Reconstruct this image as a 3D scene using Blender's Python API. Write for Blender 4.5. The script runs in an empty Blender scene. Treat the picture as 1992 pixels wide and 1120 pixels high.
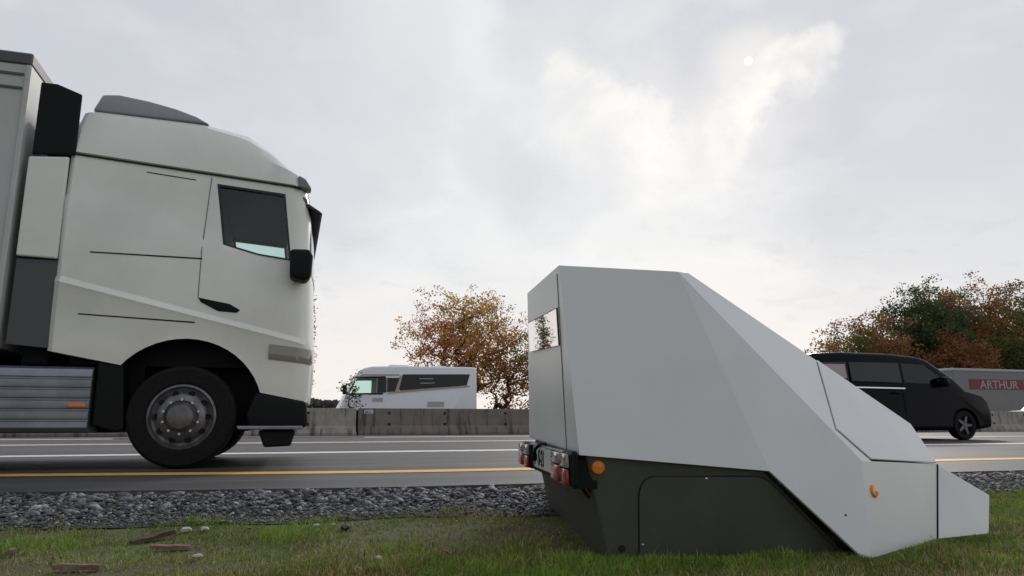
import bpy, bmesh, math, random
import numpy as np
from mathutils import Vector, Matrix
R_ = math.radians
random.seed(7); rng = np.random.default_rng(7)
SC = bpy.context.scene
COL = SC.collection

# ---------------------------------------------------------------- camera
cam_d = bpy.data.cameras.new('camera'); cam = bpy.data.objects.new('camera', cam_d); COL.objects.link(cam)
cam_d.lens = 25.0; cam_d.sensor_width = 36.0; cam_d.clip_start = 0.05; cam_d.clip_end = 6000
cam.location = (0, 0, 0.45)
cam.rotation_euler = (R_(90) + math.atan((817 - 560) / 1383.0), 0, R_(-17.3))
SC.camera = cam

# ---------------------------------------------------------------- world: overcast autumn sky
SUN_DIR = Vector((0.538, 0.712, 0.451)).normalized()
world = bpy.data.worlds.new('World'); SC.world = world; world.use_nodes = True
nt = world.node_tree; nt.nodes.clear()
class NG:
    """small helper for building node graphs"""
    def __init__(s, t): s.t = t
    def n(s, kind, **kw):
        x = s.t.nodes.new(kind)
        for k, v in kw.items(): setattr(x, k, v)
        return x
    def l(s, a, b): s.t.links.new(a, b)
    def _in(s, sock, v):
        if hasattr(v, 'is_output'): s.l(v, sock)
        else: sock.default_value = v
    def m(s, op, a, b=0.0, c=0.0, clamp=False):
        x = s.n('ShaderNodeMath', operation=op); x.use_clamp = clamp
        s._in(x.inputs[0], a); s._in(x.inputs[1], b); s._in(x.inputs[2], c)
        return x.outputs[0]
    def mix(s, f, a, b, blend='MIX'):
        x = s.n('ShaderNodeMix', data_type='RGBA', blend_type=blend)
        s._in(x.inputs[0], f)
        for sock, v in ((x.inputs[6], a), (x.inputs[7], b)):
            if hasattr(v, 'is_output'): s.l(v, sock)
            else: sock.default_value = (*v, 1) if len(v) == 3 else v
        return x.outputs[2]
    def smooth(s, v, a, b, lo=0.0, hi=1.0):
        x = s.n('ShaderNodeMapRange', interpolation_type='SMOOTHSTEP')
        s._in(x.inputs[0], v); x.inputs[1].default_value = a; x.inputs[2].default_value = b
        x.inputs[3].default_value = lo; x.inputs[4].default_value = hi
        return x.outputs[0]
    def noise(s, vec, scale, detail=4, rough=.5, dist=0.0):
        x = s.n('ShaderNodeTexNoise'); x.inputs['Scale'].default_value = scale
        x.inputs['Detail'].default_value = detail; x.inputs['Roughness'].default_value = rough
        x.inputs['Distortion'].default_value = dist
        if vec is not None: s.l(vec, x.inputs['Vector'])
        return x
g = NG(nt)
tc = g.n('ShaderNodeTexCoord'); DIR = tc.outputs['Generated']
sep = g.n('ShaderNodeSeparateXYZ'); g.l(DIR, sep.inputs[0])
# direction stretched towards the zenith so that clouds flatten out towards the horizon
zc = g.m('ADD', g.m('MAXIMUM', sep.outputs[2], 0.0), 0.22)
cv = g.n('ShaderNodeCombineXYZ')
g.l(g.m('DIVIDE', sep.outputs[0], zc), cv.inputs[0]); g.l(g.m('DIVIDE', sep.outputs[1], zc), cv.inputs[1])
n1 = g.noise(cv.outputs[0], 1.1, 5, .5, .3).outputs['Fac']
n2 = g.noise(cv.outputs[0], 3.0, 6, .55, .2).outputs['Fac']
warp = g.n('ShaderNodeVectorMath', operation='MULTIPLY_ADD')
nw = g.noise(DIR, 5.5, 5, .55)
sub = g.n('ShaderNodeVectorMath', operation='SUBTRACT'); g.l(nw.outputs['Color'], sub.inputs[0]); sub.inputs[1].default_value = (.725, .725, .725)
nw2 = g.noise(DIR, 17, 4, .6); sub2 = g.n('ShaderNodeVectorMath', operation='MULTIPLY_ADD'); g.l(nw2.outputs['Color'], sub2.inputs[0]); sub2.inputs[1].default_value = (.45, .45, .45); g.l(sub.outputs[0], sub2.inputs[2])
g.l(sub2.outputs[0], warp.inputs[0]); warp.inputs[1].default_value = (.19, .19, .19); g.l(DIR, warp.inputs[2])
wn = g.n('ShaderNodeVectorMath', operation='NORMALIZE'); g.l(warp.outputs[0], wn.inputs[0])
def blob(d, deg0, deg1):
    x = g.n('ShaderNodeVectorMath', operation='DOT_PRODUCT'); g.l(wn.outputs[0], x.inputs[0])
    x.inputs[1].default_value = Vector(d).normalized()
    return g.smooth(x.outputs['Value'], math.cos(R_(deg1)), math.cos(R_(deg0)))
# base colour by height above the horizon
hor = g.smooth(sep.outputs[2], 0.0, 0.30)
base = g.mix(hor, (.965, .90, .865), (.855, .866, .868))
top = g.smooth(sep.outputs[2], .26, .50)
base = g.mix(top, base, (.70, .715, .765))
# broad thick and thin cloud
cl = g.smooth(n1, .40, .60)
base = g.mix(g.m('MULTIPLY', g.m('SUBTRACT', 1.0, cl), g.smooth(sep.outputs[2], .08, .34, 0.0, .8)), base, (.60, .62, .68))
base = g.mix(g.m('MULTIPLY', g.smooth(n2, .48, .68), g.smooth(sep.outputs[2], .10, .30, .25, .6)), base, (.93, .935, .94))
n4 = g.noise(cv.outputs[0], 5.5, 6, .6, .5).outputs['Fac']
base = g.mix(g.m('MULTIPLY', g.smooth(n4, .52, .70), g.smooth(sep.outputs[2], .08, .26, .15, .6)), base, (.65, .665, .705))
for d, a, b, f in [((0.175, 0.909, 0.379), 2, 17, .5), ((0.30, 0.86, 0.36), 1, 14, .35), ((0.47, 0.82, 0.30), 2, 14, .45),
                   ((0.139, 0.844, 0.519), 1, 8, .5), ((0.749, 0.588, 0.304), 1, 9, .35)]:
    base = g.mix(g.m('MULTIPLY', blob(d, a, b), f), base, (.985, .98, .965))
for d, a, b, f in [((0.003, 0.902, 0.433), 2, 16, .55), ((0.36, 0.78, 0.51), 1, 10, .5), ((0.27, 0.895, 0.35), .5, 5.5, .4), ((0.50, 0.745, 0.455), .5, 5, .35), ((0.335, 0.885, 0.31), .5, 6, .35), ((0.45, 0.78, 0.425), .3, 3, .3), ((0.70, 0.60, 0.41), 2, 18, .55),
                   ((-0.277, 0.848, 0.452), 2, 12, .45), ((0.74, 0.62, 0.24), 2, 12, .35)]:
    base = g.mix(g.m('MULTIPLY', blob(d, a, b), f), base, (.63, .648, .70))
n3 = g.smooth(g.noise(DIR, 8.5, 5, .6, .4).outputs['Fac'], .36, .62, .35, 1.0)
for d, a, b, f in [((0.562, 0.714, 0.425), .1, 2.6, .7), ((0.552, 0.737, 0.398), .1, 2.6, .75), ((0.600, 0.680, 0.432), .1, 2.6, .6),
                   ((0.535, 0.765, 0.365), .2, 3.2, .5), ((0.425, 0.818, 0.388), .2, 3.6, .7), ((0.365, 0.828, 0.428), .2, 3.6, .7), ((0.47, 0.80, 0.33), .2, 5, .3), ((0.41, 0.80, 0.41), 1, 9, .2), ((0.555, 0.73, 0.41), 1, 7, .25)]:
    base = g.mix(g.m('MULTIPLY', g.m('MULTIPLY', blob(d, a, b), f), n3), base, (1.03, 1.01, .965))
# the sun's disc seen through thin cloud
sd = g.n('ShaderNodeVectorMath', operation='DOT_PRODUCT'); g.l(DIR, sd.inputs[0]); sd.inputs[1].default_value = SUN_DIR
base = g.mix(g.smooth(sd.outputs['Value'], math.cos(R_(3.2)), 1.0, 0, .45), base, (.97, .955, .91))
base = g.mix(g.smooth(sd.outputs['Value'], math.cos(R_(.38)), math.cos(R_(.14))), base, (1.15, 1.12, 1.06))
# darker away from the sun and below the horizon
away = g.smooth(sd.outputs['Value'], -.55, .42)
base = g.mix(away, g.mix(1.0, base, (.60, .612, .628), 'MULTIPLY'), base)
base = g.mix(g.smooth(sep.outputs[2], -.06, -.004), (.10, .10, .09), base)
bgc = g.n('ShaderNodeBackground'); g.l(base, bgc.inputs[0]); bgc.inputs[1].default_value = 1.0
sky = g.n('ShaderNodeTexSky', sky_type='NISHITA'); sky.sun_disc = False
sky.sun_elevation = math.asin(SUN_DIR.z); sky.sun_rotation = math.atan2(SUN_DIR.x, SUN_DIR.y)
bgs = g.n('ShaderNodeBackground'); g.l(sky.outputs[0], bgs.inputs[0]); bgs.inputs[1].default_value = 0.08
mx = g.n('ShaderNodeMixShader'); mx.inputs[0].default_value = .95
g.l(bgs.outputs[0], mx.inputs[1]); g.l(bgc.outputs[0], mx.inputs[2])
wo = g.n('ShaderNodeOutputWorld'); g.l(mx.outputs[0], wo.inputs[0])

# ---------------------------------------------------------------- sun lamp and exposure
sl = bpy.data.lights.new('sun', 'SUN'); sl.energy = 1.5; sl.angle = R_(12); sl.color = (1, .94, .86)
sun = bpy.data.objects.new('sun', sl); COL.objects.link(sun); sun.location = (10, 14, 9)
sun.rotation_euler = (-SUN_DIR).to_track_quat('-Z', 'Y').to_euler()
SC.view_settings.view_transform = 'Standard'; SC.view_settings.look = 'None'
SC.view_settings.exposure = 0.0; SC.view_settings.gamma = 1.0
SC.view_settings.use_curve_mapping = False
SC.render.engine = 'CYCLES'

# ---------------------------------------------------------------- materials
def mat(name, col, rough=.5, metal=0.0, spec=.5, var=0.0, scale=6.0, bump=0.0, bscale=60.0, col2=None, attr=None, coat=0.0, detail=5, obj_rand=0.0, trans=0.0):
    m = bpy.data.materials.new(name); m.use_nodes = True
    q = NG(m.node_tree); p = m.node_tree.nodes['Principled BSDF']
    p.inputs['Roughness'].default_value = rough; p.inputs['Metallic'].default_value = metal
    p.inputs['Specular IOR Level'].default_value = spec; p.inputs['Coat Weight'].default_value = coat
    c = None
    if attr:
        a = q.n('ShaderNodeAttribute', attribute_name=attr); c = a.outputs['Color']
    tcn = q.n('ShaderNodeTexCoord').outputs['Object']
    if var or col2:
        nz = q.noise(tcn, scale, detail, .6).outputs['Fac']
        c2 = col2 or tuple(max(0, x * (1 - var)) for x in col)
        c = q.mix(q.smooth(nz, .35, .68), c if c is not None else col, c2)
    if obj_rand:
        oi = q.n('ShaderNodeObjectInfo')
        k = q.m('MULTIPLY_ADD', oi.outputs['Random'], obj_rand, 1 - obj_rand)
        cc = q.n('ShaderNodeCombineColor')
        for i in range(3): q.l(k, cc.inputs[i])
        c = q.mix(1.0, c if c is not None else col, cc.outputs[0], 'MULTIPLY')
    if c is not None: q.l(c, p.inputs['Base Color'])
    else: p.inputs['Base Color'].default_value = (*col, 1)
    if bump:
        b = q.n('ShaderNodeBump'); b.inputs['Strength'].default_value = bump; b.inputs['Distance'].default_value = .01
        q.l(q.noise(tcn, bscale, 4, .6).outputs['Fac'], b.inputs['Height']); q.l(b.outputs[0], p.inputs['Normal'])
    if trans:
        out = m.node_tree.nodes['Material Output']; t = q.n('ShaderNodeBsdfTranslucent')
        if c is not None: q.l(c, t.inputs['Color'])
        else: t.inputs['Color'].default_value = (*col, 1)
        x = q.n('ShaderNodeMixShader'); x.inputs[0].default_value = trans
        q.l(p.outputs[0], x.inputs[1]); q.l(t.outputs[0], x.inputs[2]); q.l(x.outputs[0], out.inputs[0])
    return m
def glass_mat(name, tint, amount=.75):
    m = bpy.data.materials.new(name); m.use_nodes = True
    q = NG(m.node_tree); q.t.nodes.remove(q.t.nodes['Principled BSDF'])
    tr = q.n('ShaderNodeBsdfTransparent'); tr.inputs[0].default_value = (*tint, 1)
    gl = q.n('ShaderNodeBsdfGlossy'); gl.inputs['Roughness'].default_value = .03
    fr = q.n('ShaderNodeFresnel'); fr.inputs[0].default_value = 1.5
    x = q.n('ShaderNodeMixShader'); q.l(fr.outputs[0], x.inputs[0]); q.l(tr.outputs[0], x.inputs[1]); q.l(gl.outputs[0], x.inputs[2])
    q.l(x.outputs[0], q.t.nodes['Material Output'].inputs[0])
    return m
M = {}
M['device_white'] = mat('satin_grey_white_paint', (.70, .715, .725), .34, var=.06, scale=1.6, bump=.03, bscale=220)
M['device_dark'] = mat('dark_olive_paint', (.082, .087, .070), .55, var=.2, scale=3, bump=.04, bscale=200)
M['seam'] = mat('black_rubber_seam', (.008, .008, .008), .8)
M['mirror'] = mat('mirror_coated_glass', (.76, .71, .71), .015, metal=1.0)
M['black'] = mat('matt_black', (.007, .008, .009), .6, spec=.2)
M['black_gloss'] = mat('gloss_black', (.01, .011, .013), .18, spec=.5)
M['rubber'] = mat('tyre_rubber', (.010, .010, .010), .8, spec=.25, var=.4, scale=30)
M['red_lens'] = mat('red_lamp_lens', (.26, .006, .008), .12, coat=.6, bump=.15, bscale=300)
M['amber_lens'] = mat('amber_lamp_lens', (.75, .16, .01), .12, coat=.6)
M['clear_lens'] = mat('clear_lamp_lens', (.24, .225, .21), .1, coat=.8)
M['reflector'] = mat('orange_reflector', (.80, .23, .008), .2, coat=.5)
M['plate_white'] = mat('plate_white', (.55, .56, .57), .35)
M['plate_blue'] = mat('plate_blue', (.01, .04, .22), .35)
M['steel'] = mat('brushed_steel', (.55, .56, .58), .3, metal=1.0)
M['alu'] = mat('aluminium_cover', (.30, .32, .36), .42, metal=.75, var=.2, scale=4)
M['truck_white'] = mat('lorry_white_paint', (.82, .84, .79), .3, var=.12, scale=.9, coat=.25)
M['truck_grey'] = mat('lorry_grey_plastic', (.20, .205, .22), .45)
M['trailer_side'] = mat('trailer_curtain', (.52, .54, .53), .5, var=.08, scale=1.0)
M['dark_rail'] = mat('dark_grey_rail', (.085, .088, .095), .5)
M['rim'] = mat('dusty_steel_rim', (.20, .20, .21), .42, metal=.5, var=.45, scale=9)
M['glass'] = glass_mat('tinted_window_glass', (.88, .96, .94))
M['glass_dark'] = mat('dark_window_glass', (.010, .012, .014), .08, spec=.42)
M['mh_white'] = mat('motorhome_white', (.80, .82, .86), .3, var=.03)
M['gold'] = mat('champagne_trim', (.42, .35, .26), .45)
M['mh_grey'] = mat('grey_sill', (.40, .42, .45), .5)
M['van_black'] = mat('black_van_paint', (.003, .004, .007), .22, spec=.09)
M['chrome'] = mat('chrome_trim', (.7, .7, .7), .2, metal=1.0)
M['orange_leaf'] = mat('dry_leaf', (.30, .11, .05), .7, var=.5, scale=60)
M['wood'] = mat('weathered_wood', (.09, .06, .042), .85, col2=(.05, .034, .024), scale=40, bump=.4, bscale=90)
M['wood_pale'] = mat('split_pale_wood', (.20, .145, .10), .85, col2=(.14, .09, .055), scale=40, bump=.4, bscale=90)
M['pale_stone'] = mat('pale_stone', (.46, .44, .40), .8, var=.3, scale=30, bump=.3)
M['red_band'] = mat('red_lettering_band', (.17, .020, .024), .45)
M['white_letter'] = mat('white_lettering', (.40, .33, .33), .5)
M['lorry_grey'] = mat('grey_trailer_panel', (.19, .20, .205), .45, var=.08, scale=.8)
M['pink_window_light'] = mat('pale_pink_see_through_light', (.42, .36, .38), .6)  # pale pink standing for daylight seen through the van's rear side window
M['bark'] = mat('bark', (.045, .036, .030), .9, var=.5, scale=3)
M['leaf'] = mat('leaves', (.2, .1, .05), .7, attr='Col', spec=.2, trans=.55)
M['blade'] = mat('grass_blades', (.05, .09, .03), .6, attr='Col', spec=.25, trans=.25)
M['stone'] = mat('crushed_slate', (.1, .1, .1), .72, attr='Col', var=.35, scale=45, bump=.3, bscale=120)
def road_mat():
    m = bpy.data.materials.new('asphalt'); m.use_nodes = True; q = NG(m.node_tree); p = m.node_tree.nodes['Principled BSDF']
    o = q.n('ShaderNodeTexCoord').outputs['Object']
    a = q.noise(o, 160, 3, .7).outputs['Fac']; b = q.noise(o, .8, 4, .6).outputs['Fac']
    mp = q.n('ShaderNodeMapping'); mp.inputs['Scale'].default_value = (.06, 1.6, 1); q.l(o, mp.inputs[0])
    s = q.noise(mp.outputs[0], 1.3, 4, .6).outputs['Fac']
    c = q.mix(q.smooth(a, .38, .66), (.022, .023, .026), (.070, .071, .075))
    c = q.mix(q.smooth(b, .4, .7, 0, .5), c, (.036, .036, .037))
    c = q.mix(q.smooth(s, .42, .62, 0, .7), c, (.085, .084, .082))
    mp2 = q.n('ShaderNodeMapping'); mp2.inputs['Scale'].default_value = (.012, .55, 1); q.l(o, mp2.inputs[0])
    c = q.mix(q.smooth(q.noise(mp2.outputs[0], 1.0, 2, .5).outputs['Fac'], .48, .6, 0, .55), c, (.028, .028, .030))
    q.l(c, p.inputs['Base Color']); p.inputs['Roughness'].default_value = .62
    bp = q.n('ShaderNodeBump'); bp.inputs['Strength'].default_value = .5; bp.inputs['Distance'].default_value = .006
    q.l(a, bp.inputs['Height']); q.l(bp.outputs[0], p.inputs['Normal'])
    return m
M['asphalt'] = road_mat()
def paint_mat(name, col, dirt):
    m = mat(name, col, .55, col2=dirt, scale=7, bump=.2, bscale=120); return m
M['yellow_paint'] = paint_mat('yellow_marking', (.82, .46, .08), (.72, .38, .06))
M['white_paint'] = paint_mat('white_marking', (.80, .80, .79), (.62, .62, .60))
M['beige_paint'] = paint_mat('worn_marking', (.62, .52, .43), (.40, .34, .29))
def soil_mat():
    m = bpy.data.materials.new('soil_and_moss'); m.use_nodes = True; q = NG(m.node_tree); p = m.node_tree.nodes['Principled BSDF']
    o = q.n('ShaderNodeTexCoord').outputs['Object']
    a = q.noise(o, 2.2, 6, .62).outputs['Fac']; b = q.noise(o, 38, 4, .6).outputs['Fac']
    c = q.mix(q.smooth(a, .4, .62), (.085, .072, .036), (.085, .115, .030))
    c = q.mix(q.smooth(b, .4, .7, 0, .6), c, (.13, .10, .062))
    q.l(c, p.inputs['Base Color']); p.inputs['Roughness'].default_value = .95
    bp = q.n('ShaderNodeBump'); bp.inputs['Strength'].default_value = .7; bp.inputs['Distance'].default_value = .02
    q.l(b, bp.inputs['Height']); q.l(bp.outputs[0], p.inputs['Normal'])
    return m
M['soil'] = soil_mat()
M['gravel_bed'] = mat('gravel_fines', (.040, .041, .045), .9, var=.6, scale=70, bump=.6, bscale=90)
def concrete_mat(pale=False):
    m = bpy.data.materials.new('pale_concrete' if pale else 'weathered_concrete'); m.use_nodes = True; q = NG(m.node_tree); p = m.node_tree.nodes['Principled BSDF']
    o = q.n('ShaderNodeTexCoord').outputs['Object']
    a = q.noise(o, 2.6, 6, .65).outputs['Fac']; b = q.noise(o, 42, 4, .6).outputs['Fac']
    mp = q.n('ShaderNodeMapping'); mp.inputs['Scale'].default_value = (3.0, 1, .22); q.l(o, mp.inputs[0])
    s = q.noise(mp.outputs[0], 2.2, 5, .65).outputs['Fac']
    c = q.mix(0.0 if not pale else 1.0, (.19, .162, .142), (.33, .305, .262))
    c = q.mix(q.smooth(a, .40, .70, 0, .55), c, (.115, .098, .088))
    c = q.mix(q.smooth(s, .50, .66, 0, .85), c, (.048, .042, .038))
    c = q.mix(q.smooth(b, .5, .75, 0, .5), c, (.24, .215, .19))
    q.l(c, p.inputs['Base Color']); p.inputs['Roughness'].default_value = .88
    bp = q.n('ShaderNodeBump'); bp.inputs['Strength'].default_value = .4; q.l(b, bp.inputs['Height']); q.l(bp.outputs[0], p.inputs['Normal'])
    return m
M['concrete'] = concrete_mat(); M['concrete_pale'] = concrete_mat(True)

# ---------------------------------------------------------------- mesh helpers
class MB:
    def __init__(s): s.v = []; s.f = []; s.mi = []; s.mats = []
    def idx(s, m):
        if m not in s.mats: s.mats.append(m)
        return s.mats.index(m)
    def add(s, vs, fs, m):
        o = len(s.v); s.v += [tuple(map(float, q)) for q in vs]; i = s.idx(m)
        for f in fs: s.f.append(tuple(o + k for k in f)); s.mi.append(i)
    def box(s, a, b, m, taper=0):
        x0, y0, z0 = a; x1, y1, z1 = b; t = taper
        s.add([(x0, y0, z0), (x1, y0, z0), (x1, y1, z0), (x0, y1, z0), (x0 + t, y0 + t, z1), (x1 - t, y0 + t, z1), (x1 - t, y1 - t, z1), (x0 + t, y1 - t, z1)],
              [(3, 2, 1, 0), (4, 5, 6, 7), (0, 1, 5, 4), (1, 2, 6, 5), (2, 3, 7, 6), (3, 0, 4, 7)], m)
    def hexa(s, v8, m):
        s.add(v8, [(3, 2, 1, 0), (4, 5, 6, 7), (0, 1, 5, 4), (1, 2, 6, 5), (2, 3, 7, 6), (3, 0, 4, 7)], m)
    def prism(s, a, b, m):
        """two matching loops a, b closed into a solid"""
        n = len(a)
        s.add(list(a) + list(b), [tuple(range(n))[::-1], tuple(range(n, 2 * n))] + [(i, (i + 1) % n, n + (i + 1) % n, n + i) for i in range(n)], m)
    def xz(s, pts, y0, y1, m):
        f0 = y0 if callable(y0) else (lambda x, z: y0); f1 = y1 if callable(y1) else (lambda x, z: y1)
        s.prism([(x, f0(x, z), z) for x, z in pts], [(x, f1(x, z), z) for x, z in pts], m)
    def rev(s, c, prof, m, seg=32, axis='y'):
        """prof: (radius, offset along axis) open list"""
        n = len(prof); vs = []
        for k in range(seg):
            a = 2 * math.pi * k / seg
            for r, h in prof:
                if axis == 'y': vs.append((c[0] + r * math.cos(a), c[1] + h, c[2] + r * math.sin(a)))
                elif axis == 'x': vs.append((c[0] + h, c[1] + r * math.cos(a), c[2] + r * math.sin(a)))
                else: vs.append((c[0] + r * math.cos(a), c[1] + r * math.sin(a), c[2] + h))
        fs = [(k * n + i, ((k + 1) % seg) * n + i, ((k + 1) % seg) * n + i + 1, k * n + i + 1) for k in range(seg) for i in range(n - 1)]
        s.add(vs, fs, m)
    def cyl(s, p0, p1, r0, r1, m, seg=8):
        p0 = Vector(p0); p1 = Vector(p1); d = p1 - p0
        if d.length < 1e-6: return
        q = d.to_track_quat('Z', 'Y'); vs = []
        for p, r in ((p0, r0), (p1, r1)):
            for k in range(seg):
                a = 2 * math.pi * k / seg; vs.append(p + q @ Vector((r * math.cos(a), r * math.sin(a), 0)))
        s.add(vs, [tuple(range(seg))[::-1], tuple(range(seg, 2 * seg))] + [(i, (i + 1) % seg, seg + (i + 1) % seg, seg + i) for i in range(seg)], m)
    def tube(s, pts, r, m, seg=6):
        for a, b in zip(pts, pts[1:]): s.cyl(a, b, r, r, m, seg)
    def build(s, name, parent=None, smooth=None, bevel=0.0, bseg=2, bang=30, cuts=(), recalc=True):
        me = bpy.data.meshes.new(name); me.from_pydata(s.v, [], s.f)
        for m in s.mats: me.materials.append(M[m])
        me.polygons.foreach_set('material_index', s.mi)
        if recalc:
            bm = bmesh.new(); bm.from_mesh(me); bmesh.ops.recalc_face_normals(bm, faces=bm.faces); bm.to_mesh(me); bm.free()
        o = bpy.data.objects.new(name, me); COL.objects.link(o)
        if parent is not None: o.parent = parent
        tmp = []
        for c in cuts:
            co = c.build('cutter'); tmp.append(co)
            md = o.modifiers.new('cut', 'BOOLEAN'); md.object = co; md.operation = 'DIFFERENCE'; md.solver = 'EXACT'; md.material_mode = 'TRANSFER'
            if parent is not None: co.parent = parent
        if bevel:
            md = o.modifiers.new('b', 'BEVEL'); md.width = bevel; md.segments = bseg; md.limit_method = 'ANGLE'; md.angle_limit = R_(bang)
            md.use_clamp_overlap = True
        if o.modifiers:
            bpy.context.view_layer.update()
            dg = bpy.context.evaluated_depsgraph_get()
            nm = bpy.data.meshes.new_from_object(o.evaluated_get(dg)); o.modifiers.clear(); old = o.data; o.data = nm
            bpy.data.meshes.remove(old); nm.name = name
            for co in tmp:
                d = co.data; bpy.data.objects.remove(co); bpy.data.meshes.remove(d)
        if smooth:
            o.data.polygons.foreach_set('use_smooth', [True] * len(o.data.polygons)); o.data.set_sharp_from_angle(angle=R_(smooth))
        return o
def tag(o, label=None, cat=None, group=None, kind=None):
    if label: o['label'] = label
    if cat: o['category'] = cat
    if group: o['group'] = group
    if kind: o['kind'] = kind
    return o
def empty(name, loc, rz=0.0, label=None, cat=None, group=None):
    o = bpy.data.objects.new(name, None); COL.objects.link(o); o.location = loc; o.rotation_euler = (0, 0, rz); o.empty_display_size = .2
    return tag(o, label, cat, group)
def copy_tree(o, parent=None):
    c = o.copy(); COL.objects.link(c)
    if parent is not None: c.parent = parent
    for ch in list(o.children): copy_tree(ch, c)
    return c
def text(name, body, size, m, parent, matrix, extrude=.002, sx=1.0):
    cu = bpy.data.curves.new(name, 'FONT'); cu.body = body; cu.size = size; cu.extrude = extrude; cu.align_x = 'LEFT'; cu.offset = size * .012
    t = bpy.data.objects.new(name, cu); COL.objects.link(t); bpy.context.view_layer.update()
    me = bpy.data.meshes.new_from_object(t.evaluated_get(bpy.context.evaluated_depsgraph_get()))
    bpy.data.objects.remove(t); bpy.data.curves.remove(cu)
    me.transform(Matrix.Diagonal((sx, 1, 1, 1))); me.transform(matrix); me.materials.clear(); me.materials.append(M[m]); me.name = name
    o = bpy.data.objects.new(name, me); COL.objects.link(o); o.parent = parent
    return o
def np_mesh(name, verts, faces_flat, nper, m, col=None, parent=None):
    """large meshes from arrays; every face has nper corners; col: per-vertex rgb"""
    me = bpy.data.meshes.new(name); nv = len(verts); nf = len(faces_flat) // nper
    me.vertices.add(nv); me.vertices.foreach_set('co', np.asarray(verts, np.float32).ravel())
    me.loops.add(nf * nper); me.loops.foreach_set('vertex_index', np.asarray(faces_flat, np.int32))
    me.polygons.add(nf); me.polygons.foreach_set('loop_start', np.arange(nf, dtype=np.int32) * nper)
    me.polygons.foreach_set('loop_total', np.full(nf, nper, np.int32))
    me.materials.append(M[m])
    if col is not None:
        a = me.color_attributes.new('Col', 'FLOAT_COLOR', 'POINT')
        a.data.foreach_set('color', np.concatenate([col, np.ones((nv, 1))], 1).astype(np.float32).ravel())
    me.update(calc_edges=True); me.validate()
    o = bpy.data.objects.new(name, me); COL.objects.link(o)
    if parent is not None: o.parent = parent
    return o
_lat = rng.random((64, 64))
def vnoise(x, y, s):
    x = np.asarray(x) * s + 500.3; y = np.asarray(y) * s + 500.7
    xi = np.floor(x).astype(int); yi = np.floor(y).astype(int); fx = x - xi; fy = y - yi
    fx = fx * fx * (3 - 2 * fx); fy = fy * fy * (3 - 2 * fy)
    L = lambda a, b: _lat[a % 64, b % 64]
    return (L(xi, yi) * (1 - fx) + L(xi + 1, yi) * fx) * (1 - fy) + (L(xi, yi + 1) * (1 - fx) + L(xi + 1, yi + 1) * fx) * fy
def fbm(x, y, s): return .55 * vnoise(x, y, s) + .3 * vnoise(x + 9.1, y - 3.7, s * 2.1) + .15 * vnoise(x - 5, y + 8, s * 4.3)

# ================================================================ SETTING
def sh(X): t = np.clip((1.6 - np.asarray(X, float)) / 5.0, 0, 1); return .55 * t * t * (3 - 2 * t)
def gz(X, Y):
    """height of the verge: level grass, then a slope up to the road's edge"""
    X = np.asarray(X, float); Y = np.asarray(Y, float); Y = Y - sh(X) * np.clip((Y - 2.5) / 1.5, 0, 1)
    z = np.interp(Y, [-30, 2.0, 3.2, 4.25, 4.98, 5.2], [-.145, -.145, -.140, -.098, -.030, -.12])
    near = np.clip((5.0 - Y) / .5, 0, 1) * np.clip((Y + 6) / 3, 0, 1) * np.clip(1 - (np.abs(X - 1) - 10) / 4, 0, 1)
    return z + near * ((fbm(X, Y, 1.3) - .5) * .035 + (fbm(X + 31, Y, 5.0) - .5) * .018)
xs = np.unique(np.concatenate([-np.geomspace(9, 4000, 22), np.arange(-9, 12.01, .12), np.geomspace(12.5, 4000, 22)]))
ys = np.unique(np.concatenate([-np.geomspace(3, 4000, 22), np.arange(-3, 5.95, .1), [6.2, 22, 38], np.geomspace(42, 4000, 24)]))
GX, GY = np.meshgrid(xs, ys); GZ = np.where(GY < 5.25 + sh(GX), gz(GX, GY), -.12)
nx, ny = len(xs), len(ys)
ii = (np.arange(ny - 1)[:, None] * nx + np.arange(nx - 1)[None]).ravel()
ground = np_mesh('ground', np.stack([GX.ravel(), GY.ravel(), GZ.ravel()], 1), np.stack([ii, ii + 1, ii + nx + 1, ii + nx], 1).ravel(), 4, 'soil')
tag(ground, 'brown mossy soil of the grass verge reaching to the horizon', 'ground', kind='structure')
# gravel bed strip lying just above the ground sheet
gx = np.arange(-30, 60.01, .15); gy = np.arange(4.1, 5.01, .09)
AX, AY = np.meshgrid(gx, gy); nx2 = len(gx)
edge = (AY - 4.1) / .9
AY2 = AY + sh(AX) + (1 - edge) * (fbm(AX, AX * 0 + 3, 1.1) - .5) * .35
ii = (np.arange(len(gy) - 1)[:, None] * nx2 + np.arange(nx2 - 1)[None]).ravel()
gb = np_mesh('gravel_bed', np.stack([AX.ravel(), AY2.ravel(), (gz(AX, AY2) + .006).ravel()], 1), np.stack([ii, ii + 1, ii + nx2 + 1, ii + nx2], 1).ravel(), 4, 'gravel_bed')
tag(gb, 'dark fine gravel bed between the grass and the road', 'gravel bed', kind='structure')
b = MB(); RX = [-1500] + list(np.arange(-12, 20.01, .25)) + [1500]
near = [5.02 + float(sh(x)) + (float(fbm(x, 2.0, 2.2)) - .5) * .05 for x in RX]; n_ = len(RX)
b.add([(x, y, 0) for x, y in zip(RX, near)] + [(x, 22.9, 0) for x in RX] + [(x, y - .01, -.11) for x, y in zip(RX, near)],
      [(k, k + 1, n_ + k + 1, n_ + k) for k in range(n_ - 1)] + [(2 * n_ + k, 2 * n_ + k + 1, k + 1, k) for k in range(n_ - 1)], 'asphalt')
tag(b.build('road'), 'dark asphalt carriageway behind the gravel shoulder', 'road', kind='structure')
b = MB(); b.box((-1500, 23.1, -.11), (1500, 37, 0), 'asphalt'); tag(b.build('road'), 'far asphalt carriageway beyond the concrete barrier', 'road', kind='structure')
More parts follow.
